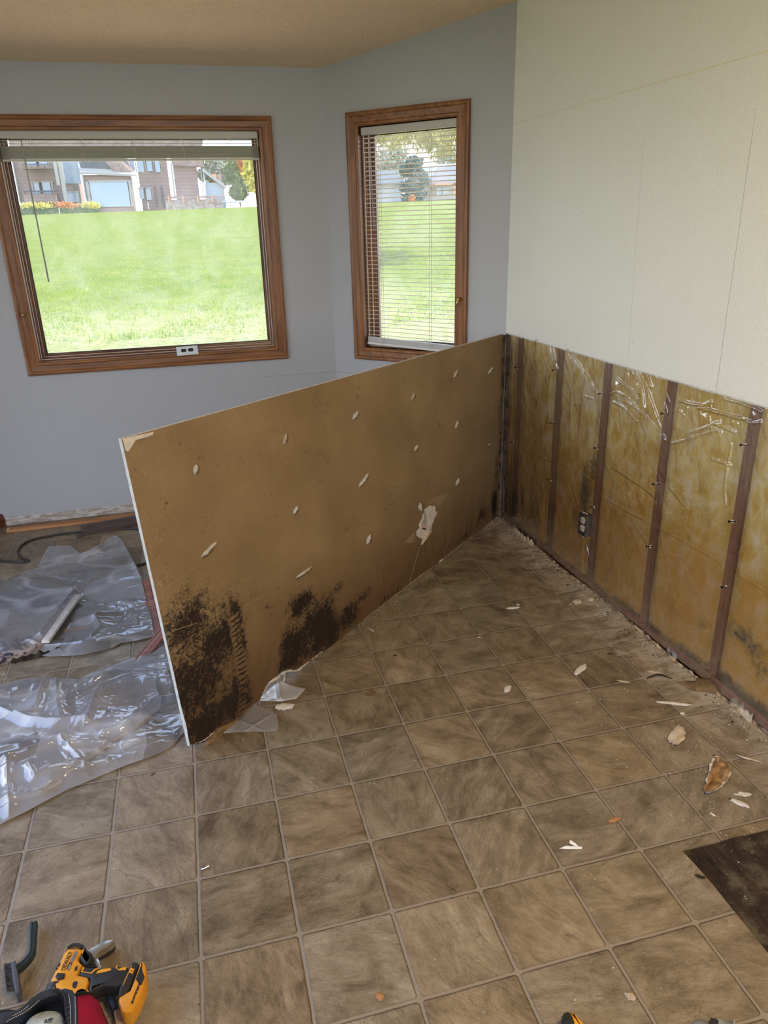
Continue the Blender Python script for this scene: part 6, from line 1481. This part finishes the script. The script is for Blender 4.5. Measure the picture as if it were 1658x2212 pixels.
# side mesh pocket bulging at far left
shell('pocket', [[(-30, 2186, .15), (0, 2184, .15), (20, 2183, .15), (40, 2186, .15)], [(-30, 2192, .16), (0, 2190, .16), (18, 2190, .16), (36, 2191, .16)]], M['bag_black'], tb, .004)
# can in the bag
cn = empty('spray_can', F(95, 2240, .1)); tag(cn, 'silver blue can with dark writing standing inside the tool bag', 'can')
cc = F(98, 2207, .145); ax = Vector((.25, .35, 1)).normalized(); bm = bmesh.new()
q = [cc - ax * .10, cc - ax * .008, cc - ax * .002, cc + ax * .0, cc + ax * .001]
tube(bm, q, [.036, .036, .034, .030, .004], 32); put(obj('can_body', bm, M['can_label'], None, True, 50), cn)
cd_ = F(98, 2213, .155); 
o = text('lettering', 'affi', .014, M['black_ink'], None, Matrix.Translation(cc + ax * .0045 + Vector((.006, -.004, .0))) @ Matrix.Rotation(math.radians(-15), 4, 'Z') @ Matrix.Rotation(math.radians(-8), 4, 'X')); put(o, cn)

# ================================================================== BOTTOM EDGE RIGHT
tm = empty('yellow_tool', F(1232, 2200)); tag(tm, 'yellow and black tool end peeking in at the bottom edge', 'tool')
put(px_prism('rubber_end', [(1211, 2212), (1213, 2190), (1220, 2183), (1228, 2182), (1236, 2192), (1240, 2212), (1242, 2240), (1212, 2240)], .004, .045, k_, None, .008), tm)
put(px_prism('yellow_shell', [(1229, 2182), (1240, 2188), (1255, 2202), (1262, 2211), (1275, 2240), (1242, 2240), (1238, 2205), (1232, 2190)], .006, .043, y_, None, .006), tm)
for i in range(4):
    bm = bmesh.new(); x = 1217 + i * 4; tube(bm, [F(x, 2189 + i, .046), F(x + 1, 2202, .046)], .0012, 5); put(obj('groove', bm, M['gasket']), tm)
km = empty('putty_knife', F(1570, 2206)); tag(km, 'steel blade tool with dark smudge at the bottom right edge', 'tool')
put(px_prism('blade', [(1532, 2198), (1586, 2204), (1584, 2240), (1526, 2240)], .012, .020, M['steel'], None, .001), km)
put(px_prism('smudge', [(1534, 2198.5), (1546, 2200), (1552, 2206), (1548, 2222), (1526, 2240), (1528, 2212)], .019, .0205, M['drill_black'], None, 0), km)
put(px_prism('edge', [(1584, 2203), (1587, 2204), (1584, 2240), (1581, 2240)], .012, .022, M['steel'], None, 0), km)
sp_ = empty('round_cap', F(1508, 2216)); tag(sp_, 'dull grey rounded cap beside the steel blade at bottom edge', 'cap')
bm = bmesh.new(); c = F(1512, 2222, .018); bmesh.ops.create_uvsphere(bm, u_segments=24, v_segments=14, radius=1.0, matrix=Matrix.Translation(c) @ Matrix.Diagonal((.022, .016, .016, 1))); put(obj('cap', bm, simple('dull_grey', (.22, .21, .20), .5, .3), None, True), sp_)
